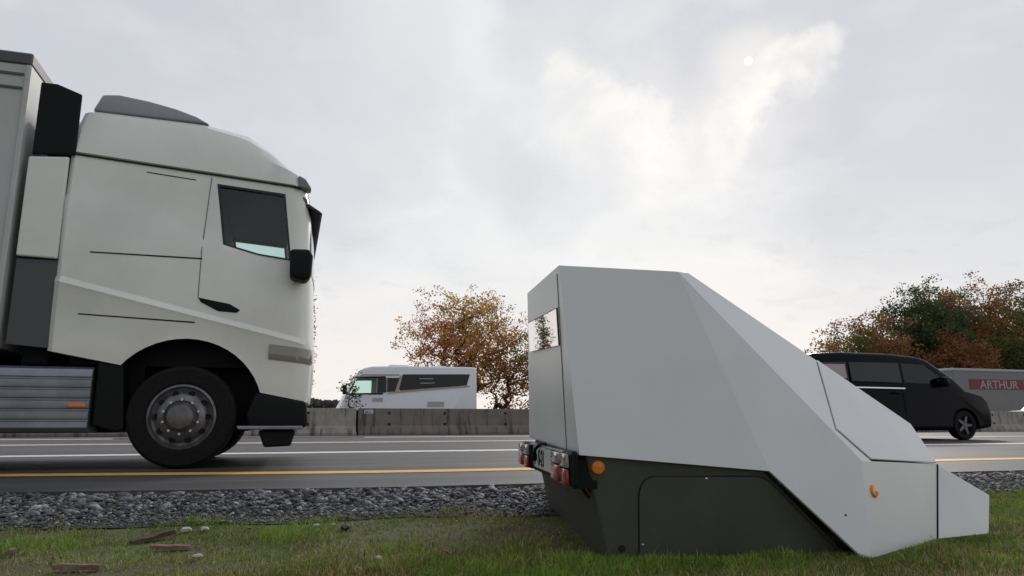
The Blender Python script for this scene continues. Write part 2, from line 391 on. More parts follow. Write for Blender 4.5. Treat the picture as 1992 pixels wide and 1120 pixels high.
def strip(name, y, w, m, label, x0=-1500, x1=1500):
    b = MB(); b.box((x0, y - w / 2, .001), (x1, y + w / 2, .005), m); tag(b.build(name), label, 'road marking', kind='structure')
b = MB(); yl = [6.48 + 1.15 * float(sh(x)) for x in RX]
b.add([(x, y - .15, .004) for x, y in zip(RX, yl)] + [(x, y + .15, .004) for x, y in zip(RX, yl)], [(k, k + 1, n_ + k + 1, n_ + k) for k in range(n_ - 1)], 'yellow_paint')
tag(b.build('road_marking'), 'yellow edge line along the near side of the road', 'road marking', kind='structure')
strip('road_marking', 10.6, .42, 'white_paint', 'white line between the two near lanes')
strip('road_marking', 15.3, .60, 'beige_paint', 'worn beige yellow line between the far lanes')
for x0 in np.arange(-94, 120, 12):
    strip('road_marking', 19.6, .45, 'white_paint', 'white dash of the broken line before the barrier', x0, x0 + 6)
strip('road_marking', 21.15, .30, 'white_paint', 'thin white line at the foot of the barrier')
for y in (24.0, 30.0, 36.2):
    strip('road_marking', y, .2, 'white_paint', 'white line on the far carriageway')

# gravel stones: crushed slate, too many to count
def stones():
    n = 42000
    X = rng.uniform(-7.5, 14, n); t = rng.random(n); Y = 4.12 + .88 * t ** .9 + (1 - t) * (fbm(X, X * 0 + 3, 1.1) - .5) * .35 + sh(X)
    keep = Y < 4.98 + sh(X); X, Y, t = X[keep], Y[keep], t[keep]; n = len(X)
    size = np.exp(rng.normal(math.log(.0095), .44, n)) * (.65 + .75 * t); size = np.clip(size, .006, .033)
    ico = bmesh.new(); bmesh.ops.create_icosphere(ico, subdivisions=1, radius=1); V = np.array([v.co[:] for v in ico.verts]); F = np.array([[v.index for v in f.verts] for f in ico.faces]); ico.free()
    nv = len(V)
    P = V[None] * (1 + rng.normal(0, .30, (n, nv, 1)))
    P = P * (np.stack([rng.uniform(.8, 1.6, n), rng.uniform(.7, 1.2, n), rng.uniform(.28, .65, n)], 1)[:, None, :]) * size[:, None, None]
    def rot(P, ax, a):
        c, s = np.cos(a)[:, None], np.sin(a)[:, None]; i, j = [(1, 2), (0, 2), (0, 1)][ax]; Q = P.copy()
        Q[..., i] = P[..., i] * c - P[..., j] * s; Q[..., j] = P[..., i] * s + P[..., j] * c; return Q
    P = rot(P, 0, rng.normal(0, .28, n)); P = rot(P, 1, rng.normal(0, .28, n)); P = rot(P, 2, rng.uniform(0, 6.28, n))
    P += np.stack([X, Y, gz(X, Y) + .004 + size * .25 + rng.random(n) * .008], 1)[:, None, :]
    k = rng.random(n)
    base = np.where(k[:, None] < .70, np.array([.115, .122, .135]), np.where(k[:, None] < .94, np.array([.26, .27, .275]), np.where(k[:, None] < .985, np.array([.10, .075, .062]), np.array([.42, .41, .39]))))
    base = base * rng.uniform(.4, 1.7, (n, 1))
    fl = (F[None] + (np.arange(n) * nv)[:, None, None]).ravel()
    o = np_mesh('gravel', P.reshape(-1, 3), fl, 3, 'stone', np.repeat(base, nv, 0))
    tag(o, 'dark crushed slate gravel along the edge of the road', 'gravel', kind='stuff')
stones()

# the device stands here; its local frame: x along its length, y across to the far side, z up
DEV_O = Vector((1.375, 2.990, -.143)); DEV_RZ = -R_(10.5)
DU = np.array([math.cos(DEV_RZ), math.sin(DEV_RZ)]); DV = np.array([-math.sin(DEV_RZ), math.cos(DEV_RZ)])
def in_device(X, Y, e=0.0):
    dx, dy = X - DEV_O.x, Y - DEV_O.y; u = dx * DU[0] + dy * DU[1]; v = dx * DV[0] + dy * DV[1]
    body = (u > -.0 - e) & (u < 1.14) & (v > .0 - e) & (v < 1.45 + e)
    nose = (u > 1.1) & (u < 1.80) & (v > -.127 + (u - 1.137) * .66 - e) & (v < 1.417 - (u - 1.137) * .66 + e)
    bar = (u > 1.7) & (u < 2.14 + e) & (v > .284 + (u - 1.765) * .29 - e) & (v < 1.0 + e)
    return body | nose | bar
def grass():
    n = 640000
    X = rng.uniform(-3.2, 8.6, n); Y = rng.uniform(1.75, 5.0, n) ; Y = np.where(rng.random(n) < .3, rng.uniform(1.9, 3.2, n), Y)
    lim = 4.24 + sh(X) + (fbm(X, X * 0 + 3, 1.1) - .5) * .35 + rng.normal(0, .055, n)
    patch = fbm(X, Y, 1.7); fine = fbm(X + 17, Y + 5, 6.0)
    # bare, trodden soil near the left end of the verge and around the sticks
    bare = np.clip(1.25 - np.hypot((X + .75) / .75, (Y - 3.35) / .42), 0, 1) + np.clip(.9 - np.hypot((X - 2.4) / .5, (Y - 2.2) / .3), 0, 1) * .5
    dens = np.clip((patch - .30) * 3.2 + .6, .6, 1) * np.clip(.4 + fine * 1.3, .4, 1) * (1 - np.clip(bare, 0, .5) * np.clip(1.45 - patch * 1.1, .35, 1))
    keep = (Y < lim) & (rng.random(n) < dens) & ~in_device(X, Y, .012)
    X, Y, patch, fine, bare = X[keep], Y[keep], patch[keep], fine[keep], bare[keep]; n = len(X)
    L = rng.uniform(.010, .031, n) * (.55 + .9 * patch) * (.7 + .7 * fine) * (1 - .45 * np.clip(bare, 0, 1))
    by = in_device(X, Y, .07); L = np.where(by, L * .5, L); tall = (rng.random(n) < .012) & ~by; L = np.maximum(L, .013); tuft = np.clip((fbm(X + 60, Y - 20, 3.3) - .52) * 6, 0, 1); L = L * (1 + .9 * tuft); L = np.where(tall, L * 1.9, L)
    az = rng.uniform(0, 6.283, n); lean = np.abs(rng.normal(.75, .42, n)); w = rng.uniform(.0011, .0026, n)
    dx, dy = np.cos(az), np.sin(az); hx = L * np.sin(np.clip(lean, 0, 1.5)); hz = L * np.cos(np.clip(lean, 0, 1.45))
    px, py = -dy, dx; twist = rng.uniform(0, 6.283, n); wx, wy = np.cos(twist) * w, np.sin(twist) * w
    B = np.stack([X, Y, gz(X, Y) - .004], 1)
    mid = B + np.stack([dx * hx * .35, dy * hx * .35, hz * .62], 1); tip = B + np.stack([dx * hx, dy * hx, hz], 1)
    W = np.stack([wx, wy, np.zeros(n)], 1)
    V = np.stack([B - W, B + W, mid + W * .8, mid - W * .8, tip], 1).reshape(-1, 3)
    o5 = np.arange(n) * 5
    F = np.stack([o5, o5 + 1, o5 + 2, o5, o5 + 2, o5 + 3, o5 + 3, o5 + 2, o5 + 4], 1).ravel()
    k = rng.random(n); dry = np.clip(.10 + .95 * (fbm(X - 40, Y + 11, 2.3) - .45) * 2 + .35 * np.clip(bare, 0, 1) + .30 * np.clip((X - .6) / 2, 0, 1) * np.clip((3.2 - Y) / 1.0, 0, 1), .05, .8)
    green = np.stack([.125 + .10 * patch, .215 + .11 * fine, .034 + .018 * patch], 1) * (.8 + .45 * tuft[:, None]); yel = np.array([.27, .27, .06]); straw = np.array([.44, .36, .21]); brown = np.array([.15, .10, .06])
    c = np.where((k < dry * .45)[:, None], straw, np.where((k < dry * .65)[:, None], brown, np.where((k < dry * .65 + .16)[:, None], yel, green)))
    c = c * rng.uniform(.6, 1.3, (n, 1))
    o = np_mesh('grass', V, F, 3, 'blade', np.repeat(c, 5, 0))
    tag(o, 'short green and straw coloured grass of the roadside verge', 'grass', kind='stuff')
grass()

# ================================================================ CONCRETE BARRIER
def barrier():
    prof = [(-.30, 0), (-.30, .08), (-.225, .245), (-.17, .275), (-.105, .80), (.105, .80), (.17, .275), (.225, .245), (.30, .08), (.30, 0)]
    root = empty('barrier_segment', (0, 22, 0)); b = MB(); L = 6.0
    b.prism([(.03, y, z) for y, z in prof], [(L - .03, y, z) for y, z in prof], 'concrete')
    b.build('concrete_body', root, bevel=.012, bseg=1)
    hole = None
    for x in (.95, 2.65, 4.6):
        for z, y in ((.66, -.128), (.33, -.168)):
            h = MB(); h.cyl((x, y - .008, z), (x, y + .03, z), .042, .042, 'seam', 10); h.build('anchor_hole', root)
    h = MB(); h.box((-.028, -.06, .10), (.028, .06, .74), 'black'); h.build('coupling', root)
    h = MB(); h.box((-.04, -.08, .76), (.04, .08, .81), 'steel'); h.build('coupling_cap', root)
    return root
LAB = {0: 'pale concrete barrier segment just in front of the passing lorry', 1: 'brown stained concrete barrier segment below the white motorhome',
       4: 'concrete barrier segment under the grey trailer with lettering'}
bproto = barrier()
for k in range(-3, 8):
    s = bproto if k == -3 else copy_tree(bproto)
    s.location = (1.99 + 6.0 * (k - 1), 22, 0)
    tag(s, {0: LAB[0], 1: LAB[1], 5: LAB[4]}.get(k, 'concrete barrier segment hidden behind a vehicle or the speed camera trailer'), 'barrier', 'concrete barrier segments along the motorway')
for s in [o for o in COL.objects if o.get('label') == LAB[0] or o.get('label') == LAB[4]]:
    for ch in s.children:
        if ch.name.startswith('concrete_body'): ch.data = ch.data.copy(); ch.data.materials[0] = M['concrete_pale']
plate = empty('marker_plate', (2.19, 21.875, .70), 0, 'small white number plate fixed at the top of the stained barrier segment', 'marker plate')
b = MB(); b.box((0, -.012, -.055), (.27, 0, .055), 'plate_white'); b.build('panel', plate)
text('lettering', '02.3', .10, 'black', plate, Matrix.Translation((.02, -.014, -.036)) @ Matrix.Rotation(R_(90), 4, 'X'), .001)

# ================================================================ WHEELS
def wheel(parent, c, R, w, rim_r, near=-1, truck=False):
    """tyre of radius R whose outer face looks towards near (-1: towards the verge); rim as a sub-part"""
    t = MB(); h = w / 2
    t.rev(c, [(rim_r * .97, near * (h - .02)), (rim_r * 1.06, near * h), (R * .93, near * h), (R * .985, near * (h - .025)), (R, near * (h - .07)), (R, -near * (h - .07)), (R * .93, -near * h), (rim_r, -near * h)], 'rubber', 40)
    if truck:
        for k in range(4):
            y = near * (h - .07 - .045 * (k + .5)); t.rev((c[0], c[1] + y, c[2]), [(R + .001, -.006), (R + .003, 0), (R + .001, .006)], 'seam', 40)
    o = t.build('wheel', parent, smooth=35)
    r = MB(); d = near
    if truck:
        r.rev(c, [(rim_r, d * (h - .015)), (rim_r * .93, d * (h - .005)), (rim_r * .88, d * (h - .05)), (rim_r * .80, d * (h - .06)), (rim_r * .62, d * (h + .015)), (rim_r * .50, d * (h + .03)), (rim_r * .46, d * (h + .02)), (rim_r * .40, d * (h + .045)), (rim_r * .36, d * (h + .10)), (rim_r * .2, d * (h + .115)), (.002, d * (h + .118))], 'rim', 40)
        for k in range(10):
            a = 2 * math.pi * k / 10; x, z = math.cos(a), math.sin(a)
            p = rim_r * .72; r.cyl((c[0] + p * x, c[1] + d * (h - .06), c[2] + p * z), (c[0] + p * x, c[1] + d * (h - .012), c[2] + p * z), .032, .028, 'black', 10)
            a += .31; x, z = math.cos(a), math.sin(a); p = rim_r * .52
            r.cyl((c[0] + p * x, c[1] + d * h, c[2] + p * z), (c[0] + p * x, c[1] + d * (h + .06), c[2] + p * z), .016, .013, 'steel', 6)
    else:
        r.rev(c, [(rim_r, d * (h - .012)), (rim_r * .92, d * (h - .008)), (rim_r * .88, d * (h - .06)), (rim_r * .3, d * (h - .07)), (.002, d * (h - .07))], 'black', 28)
        for k in range(5):
            a = 2 * math.pi * k / 5; ca, sa = math.cos(a), math.sin(a); pts = []
            for rr, ww in ((.16, .16), (.9, .10)):
                for sgn in (-1, 1): pts.append((c[0] + rim_r * (rr * ca - sgn * ww * sa), c[2] + rim_r * (rr * sa + sgn * ww * ca)))
            q = [pts[0], pts[2], pts[3], pts[1]]
            r.xz(q, c[1] + d * (h - .045), c[1] + d * (h - .014), 'rim')
        r.rev(c, [(rim_r * .22, d * (h - .05)), (rim_r * .2, d * (h - .008)), (.002, d * (h - .004))], 'rim', 16)
    r.build('rim', o, smooth=40)
    return o

# ================================================================ THE PASSING LORRY (tractor)
TY = 7.40; TX = -.95
def lorry():
    root = empty('lorry', (TX, TY, 0), 0, 'white articulated lorry tractor with grey roof spoiler passing in the near lane', 'lorry')
    W = 2.5; ox = TX
    F = lambda pts: [(x - ox, z) for x, z in pts]
    # cab shell lofted through rings; every ring is a rounded rectangle whose height follows a line along the side
    rear = -2.13
    def line(pts): xs_, zs_ = zip(*pts); return lambda x: float(np.interp(x, xs_, zs_))
    rows = [ # z(x), front x, half width, rear x
        (line([(-2.2, 1.09), (.25, .615)]), .19, 1.215, rear),
        (line([(-2.2, 1.30), (.25, .80)]), .21, 1.225, rear),
        (line([(-2.2, 1.70), (.25, 1.13)]), .215, 1.232, rear),
        (line([(-2.2, 1.74), (.25, 1.17)]), .21, 1.245, rear),
        (line([(-2.2, 1.80), (.25, 1.225)]), .205, 1.215, rear),
        (line([(-2.2, 2.54), (-1.6, 2.40), (-.05, 1.90), (.25, 1.78)]), .175, 1.235, rear),
        (line([(-2.2, 2.61), (-1.6, 2.47), (-.05, 1.97), (.25, 1.85)]), .172, 1.212, rear),
        (line([(-2.2, 2.80), (.25, 2.52)]), .135, 1.205, rear),
        (line([(-2.2, 2.975), (.25, 2.815)]), .085, 1.19, rear),
        (line([(-2.2, 2.990), (.25, 2.830)]), .070, 1.175, rear + .01),
        (line([(-2.2, 3.005), (.25, 2.845)]), .085, 1.195, rear),
        (line([(-2.2, 3.26), (-.9, 3.25), (-.4, 3.14), (.0, 2.98), (.25, 2.90)]), .055, 1.165, rear + .02),
        (line([(-2.2, 3.45), (-1.0, 3.43), (-.56, 3.34), (-.28, 3.18), (-.05, 3.01), (.25, 2.93)]), .025, 1.10, rear + .05),
        (line([(-2.2, 3.515), (-1.0, 3.50), (-.56, 3.42), (-.28, 3.25), (-.08, 3.06), (.25, 2.95)]), -.02, .98, rear + .07)]
    V = []; NX = 22; ring_n = None
    for zf, xf, hw, xr in rows:
        ring = []; r = .20; rr = .05
        xsn = np.linspace(xr + rr, xf - r, NX)
        near = [(x, -hw) for x in xsn]
        corner = [(xf - r + r * math.sin(a), -hw + r - r * math.cos(a)) for a in np.linspace(0, math.pi / 2, 7)[1:]]
        front = [(xf + .05 * (1 - (y / (hw - r)) ** 2), y) for y in np.linspace(-hw + r, hw - r, 9)[1:-1]]
        half = near + corner
        other = [(x, -y) for x, y in half[::-1]]
        back = [(xr, hw - rr), (xr, 0), (xr, -hw + rr)]
        ring = half + front + other + back
        ring_n = len(ring); V.append([(x - ox, y + 1.25, zf(x)) for x, y in ring])
    b = MB(); allv = [q for r in V for q in r]; nr = len(V); fs = []
    for k in range(nr - 1):
        for i in range(ring_n):
            j = (i + 1) % ring_n; fs.append((k * ring_n + i, k * ring_n + j, (k + 1) * ring_n + j, (k + 1) * ring_n + i))
    # caps: strips between the near and far halves keep them clean
    def cap(k):
        base = k * ring_n; out = []; H = NX + 6
        top = list(range(H)); nfront = 7; oth = list(range(H + nfront, H + nfront + H))[::-1]
        for i in range(H - 1): out.append((base + top[i], base + top[i + 1], base + oth[i + 1], base + oth[i]))
        fr = [top[-1]] + list(range(H, H + nfront)) + [oth[-1]]; out.append(tuple(base + q for q in fr))
        bk = [oth[0]] + list(range(H + nfront + H, ring_n)) + [top[0]]; out.append(tuple(base + q for q in bk))
        return out
    fs += cap(0) + cap(nr - 1)
    b.add(allv, fs, 'truck_white')
    win = F([(-.80, 2.80), (-.14, 2.755), (-.045, 2.05), (-.36, 2.085), (-.70, 2.17)])
    cw = MB(); cw.xz(win, -.3, 2.8, 'black')
    ca = MB(); ca.rev((-.95 - ox, 1.25, .5), [(.001, -1.6), (.72, -1.6), (.72, 1.6), (.001, 1.6)], 'black', 48)
    b.build('cab', root, smooth=28, cuts=(cw, ca))
    # windows: frame and pane on both sides
    def side(x, z): return 1.25 - np.interp(z, [1.9, 2.5, 2.85], [1.212, 1.206, 1.192])
    for far in (0, 1):
        yf = (lambda x, z: side(x, z)) if not far else (lambda x, z: 2.5 - side(x, z)); sg = 1 if not far else -1
        f = MB(); n = len(win); inn = []
        cx = sum(p[0] for p in win) / n; cz = sum(p[1] for p in win) / n
        for x, z in win: inn.append((cx + (x - cx) * .93, cz + (z - cz) * .94))
        for i in range(n):
            j = (i + 1) % n; q = [win[i], win[j], inn[j], inn[i]]
            f.xz(q, lambda x, z: yf(x, z) - .006 * sg, lambda x, z: yf(x, z) + .05 * sg, 'black_gloss')
        fo = f.build('window_frame', root)
        p = MB(); p.xz(inn, lambda x, z: yf(x, z) + .018 * sg, lambda x, z: yf(x, z) + .024 * sg, 'glass'); p.build('pane', fo)
    # curtain behind the glass at the top of the window
    # windscreen wrapping round the front
    ws = MB(); pts = []
    def scr(z, out):
        xf = np.interp(z, [1.85, 2.5, 2.80], [.172, .136, .09]); hw = np.interp(z, [1.85, 2.8], [1.20, 1.185]); r = .2; ring = []
        for a in np.linspace(R_(42), math.pi / 2, 5): ring.append((xf - r + (r + out) * math.sin(a), -hw + r - (r + out) * math.cos(a)))
        for y in np.linspace(-hw + r, hw - r, 9)[1:-1]: ring.append((xf + .05 * (1 - (y / (hw - r)) ** 2) + out, y))
        return ring + [(x, -y) for x, y in ring[4::-1]]
    zs_ = (1.93, 2.25, 2.55, 2.76); o_ = [[(x - ox, y + 1.25, z) for x, y in scr(z, .008)] for z in zs_]; nn = len(o_[0])
    ws.add([q for r in o_ for q in r], [(k * nn + i, k * nn + i + 1, (k + 1) * nn + i + 1, (k + 1) * nn + i) for k in range(3) for i in range(nn - 1)], 'glass_dark')
    ws.build('windscreen', root, smooth=40, recalc=False)
    v = MB(); v.xz(F([(.09, 2.70), (.22, 2.62), (.25, 2.59), (.22, 2.585), (.09, 2.655)]), .12, 2.38, 'black_gloss'); v.build('sun_visor', root, bevel=.01, bseg=1)
    # dark moulding at the front corner of the roof, joint line of the roof
    v = MB(); v.xz(F([(-.02, 2.985), (.055, 2.95), (.115, 2.86), (.118, 2.83), (-.02, 2.845)]), .07, .22, 'truck_grey'); v.build('roof_lamp_housing', root, bevel=.02, bseg=2)
    v = MB(); v.xz(F([(-2.12, 2.981), (.02, 2.843), (.02, 2.829), (-2.12, 2.967)]), .045, .085, 'seam'); v.build('roof_joint', root)
    # roof spoiler
    sp = MB(); side_p = F([(-2.03, 3.50), (-1.99, 3.74), (-1.84, 3.765), (-1.55, 3.725), (-1.28, 3.66), (-1.08, 3.585), (-.93, 3.495)])
    ins = lambda x, z: .22 + (z - 3.5) * .55
    sp.xz(side_p, ins, lambda x, z: 2.5 - ins(x, z), 'truck_grey'); sp.build('roof_spoiler', root, bevel=.035, bseg=3, smooth=40)
    # mirrors: housings beside the door
    for far in (0, 1):
        mr = MB(); y0, y1 = ((-.22, .02) if not far else (2.48, 2.72))
        mr.xz(F([(-.06, 2.12), (.13, 2.13), (.165, 2.06), (.155, 1.86), (.10, 1.80), (-.05, 1.84)]), y0, y1, 'black'); mo = mr.build('mirror', root, bevel=.035, bseg=3, smooth=40)
        a = MB(); a.cyl((.0 - ox, y0 + .12, 2.0), (.0 - ox, .15 if not far else 2.35, 2.02), .02, .02, 'black', 8); a.build('mirror_arm', mo)
    # door: joints, grab recess, grooves on the sleeper side
    def by(x, z):
        X = x + ox; zz = [r[0](X) for r in rows]; return 1.25 - float(np.interp(z, zz, [r[2] for r in rows]))
    def joint(name, pts, t=.009):
        d = MB()
        for (x0, z0), (x1, z1) in zip(pts, pts[1:]):
            n = max(1, int(math.hypot(x1 - x0, z1 - z0) / .12)); L = math.hypot(x1 - x0, z1 - z0); nx_, nz_ = -(z1 - z0) / L * t / 2, (x1 - x0) / L * t / 2
            for k in range(n):
                a = [(x0 + (x1 - x0) * q, z0 + (z1 - z0) * q) for q in (k / n, (k + 1) / n)]
                q = [(a[0][0] - nx_, a[0][1] - nz_), (a[1][0] - nx_, a[1][1] - nz_), (a[1][0] + nx_, a[1][1] + nz_), (a[0][0] + nx_, a[0][1] + nz_)]
                d.xz(q, lambda x, z: by(x, z) - .005, lambda x, z: by(x, z) + .02, 'seam')
        return d.build(name, root)
    joint('door_joint', F([(-.855, 2.86), (-.89, 2.1), (-.89, 1.62)]), .0045)
    h = MB(); h.xz(F([(-.89, 1.625), (-.60, 1.575), (-.50, 1.52), (-.53, 1.49), (-.70, 1.50), (-.86, 1.58)]), lambda x, z: by(x, z) - .012, .08, 'black'); h.build('door_handle', root, bevel=.006, bseg=1)
    for l in ([(-1.86, 2.018), (-.88, 2.018), (-.88, 2.004), (-1.86, 2.006)], [(-1.90, 1.425), (-.90, 1.385), (-.90, 1.371), (-1.90, 1.413)], [(-1.45, 2.86), (-1.0, 2.825), (-1.0, 2.815), (-1.45, 2.85)]):
        gq = MB(); gq.xz(F(l), lambda x, z: by(x, z) - .003, lambda x, z: by(x, z) + .03, 'seam'); gq.build('panel_joint', root)
    # headlight, lower bumper, step, valance
    for far in (0, 1):
        o_ = []
        for zz, out in ((1.00, .004), (1.03, .012), (1.10, .012), (1.15, .004)):
            ring = []; r = .2; xf = .212; hw = 1.232
            for a in np.linspace(R_(-25), R_(78), 9):
                aa = max(a, 0); ex_ = min(a, 0) * .5
                ring.append((xf - r + (r + out) * math.sin(aa) + ex_, -hw + r - (r + out) * math.cos(aa)))
            lift = lambda x: .10 * (.2 - x)
            o_.append([(x - ox, (1.25 + y) if not far else (1.25 - y), zz + lift(x)) for x, y in ring])
        hl = MB(); nn = len(o_[0]); hl.add([q for r in o_ for q in r], [(k * nn + i, k * nn + i + 1, (k + 1) * nn + i + 1, (k + 1) * nn + i) for k in range(3) for i in range(nn - 1)], 'clear_lens')
        hl.build('headlight', root, smooth=50)
    bu = MB(); bu.xz(F([(-.30, .72), (.18, .63), (.20, .40), (.14, .36), (-.34, .36), (-.38, .50)]), .03, 2.47, 'black'); bu.build('bumper', root, bevel=.03, bseg=3, smooth=40)
    st = MB(); st.xz(F([(-.46, .395), (.15, .395), (.16, .36), (-.44, .36)]), .0, .32, 'alu'); st.build('step', root, bevel=.008, bseg=1)
    va = MB(); va.xz(F([(-.26, .35), (.09, .35), (.05, .20), (-.20, .19)]), .06, 2.44, 'black'); va.build('valance', root, bevel=.02, bseg=2)
    # wheel wells are filled by axle and chassis
    ch = MB(); ch.box((-6.2 - ox, .80, .62), (-.1 - ox, .92, .90), 'black'); ch.box((-6.2 - ox, 1.58, .62), (-.1 - ox, 1.70, .90), 'black')
    ch.cyl((-.95 - ox, .3, .5), (-.95 - ox, 2.2, .5), .07, .07, 'black', 10); ch.cyl((-4.7 - ox, .3, .5), (-4.7 - ox, 2.2, .5), .11, .11, 'black', 10)
    ch.box((-1.6 - ox, .35, .55), (-1.35 - ox, 2.1, .98), 'black'); ch.build('chassis', root)
    for x in (-.95, -4.7):
        wheel(root, (x - ox, .19, .482), .482, .32, .305, -1, True); wheel(root, (x - ox, 2.31, .482), .482, .32, .305, 1, True)
    # mud flap behind the front wheel
    mf = MB(); mf.xz(F([(-1.70, 1.00), (-1.49, .99), (-1.43, .36), (-1.50, .34), (-1.70, .40)]), .05, .40, 'black'); mf.build('mudguard', root, bevel=.02, bseg=2)
    mf = MB(); mf.xz(F([(-1.70, 1.00), (-1.49, .99), (-1.43, .36), (-1.50, .34), (-1.70, .40)]), 2.10, 2.45, 'black'); mf.build('mudguard', root, bevel=.02, bseg=2)
    # ribbed aluminium tank cover along the side
    tk = MB(); sec = [(.42, .93), (.10, .935), (.045, .91), (.02, .86)]
    z = .86
    for k in range(5):
        for dz, y in ((0, .02), (.008, .034), (.022, .034), (.03, .02)): sec.append((y, z - .018 - dz))
        z -= .095
        sec.append((.018, z))
    sec += [(.03, .37), (.06, .345), (.12, .335), (.42, .34)]
    tk.prism([(-4.05 - ox, y, q) for y, q in sec], [(-1.73 - ox, y, q) for y, q in sec], 'alu'); tk.build('side_tank', root, smooth=30)
    tk = MB(); tk.box((-4.05 - ox, 2.32, .30), (-1.73 - ox, 2.48, .80), 'alu'); tk.build('side_tank', root, bevel=.05, bseg=3, smooth=40)  # unseen far tank, added to help darken the road under the lorry
    ml = MB(); ml.box((-1.90 - ox, .002, .565), (-1.76 - ox, .03, .605), 'amber_lens'); ml.build('side_marker_lamp', root, bevel=.006, bseg=1)
    # panels closing the gap behind the cab
    for y0, y1 in ((.03, .08), (2.42, 2.47)):
        fp = MB(); fp.xz(F([(-2.128, 2.93), (-2.128, 1.93), (-2.46, 1.94), (-2.46, 2.90)]), y0, y1, 'truck_white'); fp.build('side_fairing', root, bevel=.015, bseg=2)
        fp = MB(); fp.xz(F([(-2.08, 2.955), (-2.08, 3.58), (-2.30, 3.66), (-2.44, 3.66), (-2.44, 2.925)]), y0 + .01, y1 - .01, 'black'); fp.build('side_deflector', root, bevel=.015, bseg=2)
    fl = MB(); fl.box((-2.0 - ox, .34, .97), (.05 - ox, 2.16, 1.35), 'black'); fl.box((-3.9 - ox, .5, .33), (-1.62 - ox, 2.3, .80), 'black'); fl.box((-.38 - ox, .45, .36), (.1 - ox, 2.1, .98), 'black'); fl.box((-1.62 - ox, .62, .34), (-.38 - ox, 1.88, .98), 'black'); fl.build('underbody_light_block', root)  # black boxes added to block light and darken the road below
    for y0, y1 in ((.07, .10), (2.40, 2.43)):
        q = MB(); q.xz(F([(-2.13, 1.92), (-2.13, 1.10), (-2.46, 1.13), (-2.46, 1.92)]), y0, y1, 'dark_rail'); q.build('lower_fairing', root)
    ex = MB(); ex.box((-2.40 - ox, .3, .95), (-2.16 - ox, 2.2, 3.4), 'black'); ex.build('air_filter_housing', root, bevel=.03)
    return root
lorry()
def semi():
    X0, X1 = -16.1, -2.52
    root = empty('semi_trailer', (X1, TY, 0), 0, 'pale grey curtain sided semi trailer coupled behind the white lorry cab', 'trailer')
    L = X0 - X1
    b = MB(); b.box((L + .03, .02, 1.24), (-.05, 2.48, 3.80), 'trailer_side'); b.build('curtain', root)
    b = MB(); b.box((L, .005, 3.80), (0, 2.495, 3.925), 'dark_rail'); b.build('top_rail', root, bevel=.015, bseg=1)
    b = MB(); b.box((-.05, .0, 1.10), (.0, 2.5, 3.80), 'trailer_side'); b.build('front_wall', root, bevel=.01, bseg=1)
    b = MB(); b.box((L, .0, 1.10), (-.052, 2.5, 1.238), 'dark_rail'); b.build('bottom_rail', root)
    for z in (3.70, 3.56): 
        b = MB(); b.box((L + .05, .008, z - .012), (-.06, .022, z + .012), 'dark_rail'); b.build('curtain_trim', root)
    for k in range(18):
        x = -.55 - k * .74; b = MB(); b.box((x - .022, .006, 1.26), (x + .022, .022, 3.52), 'dark_rail'); b.build('strap', root)
    b = MB(); b.box((L + .2, .7, .92), (-.3, .82, 1.098), 'black'); b.box((L + .2, 1.7, .92), (-.3, 1.82, 1.098), 'black'); b.build('chassis', root)
    for x in (-3.1,):
        for y in (.6, 1.85): 
            b = MB(); b.box((x, y, .25), (x + .12, y + .12, .93), 'dark_rail'); b.box((x - .1, y - .08, .2), (x + .22, y + .2, .25), 'dark_rail'); b.build('landing_leg', root)
    for x in (-9.2, -10.5, -11.8):
        wheel(root, (x, .2, .5), .5, .36, .29, -1, True); wheel(root, (x, 2.3, .5), .5, .36, .29, 1, True)
    for x in (-4.9, -6.3, -7.7): 
        b = MB(); b.box((x, .06, .45), (x + 1.3, .10, .95), 'alu'); b.build('side_guard', root, bevel=.01, bseg=1)
semi()

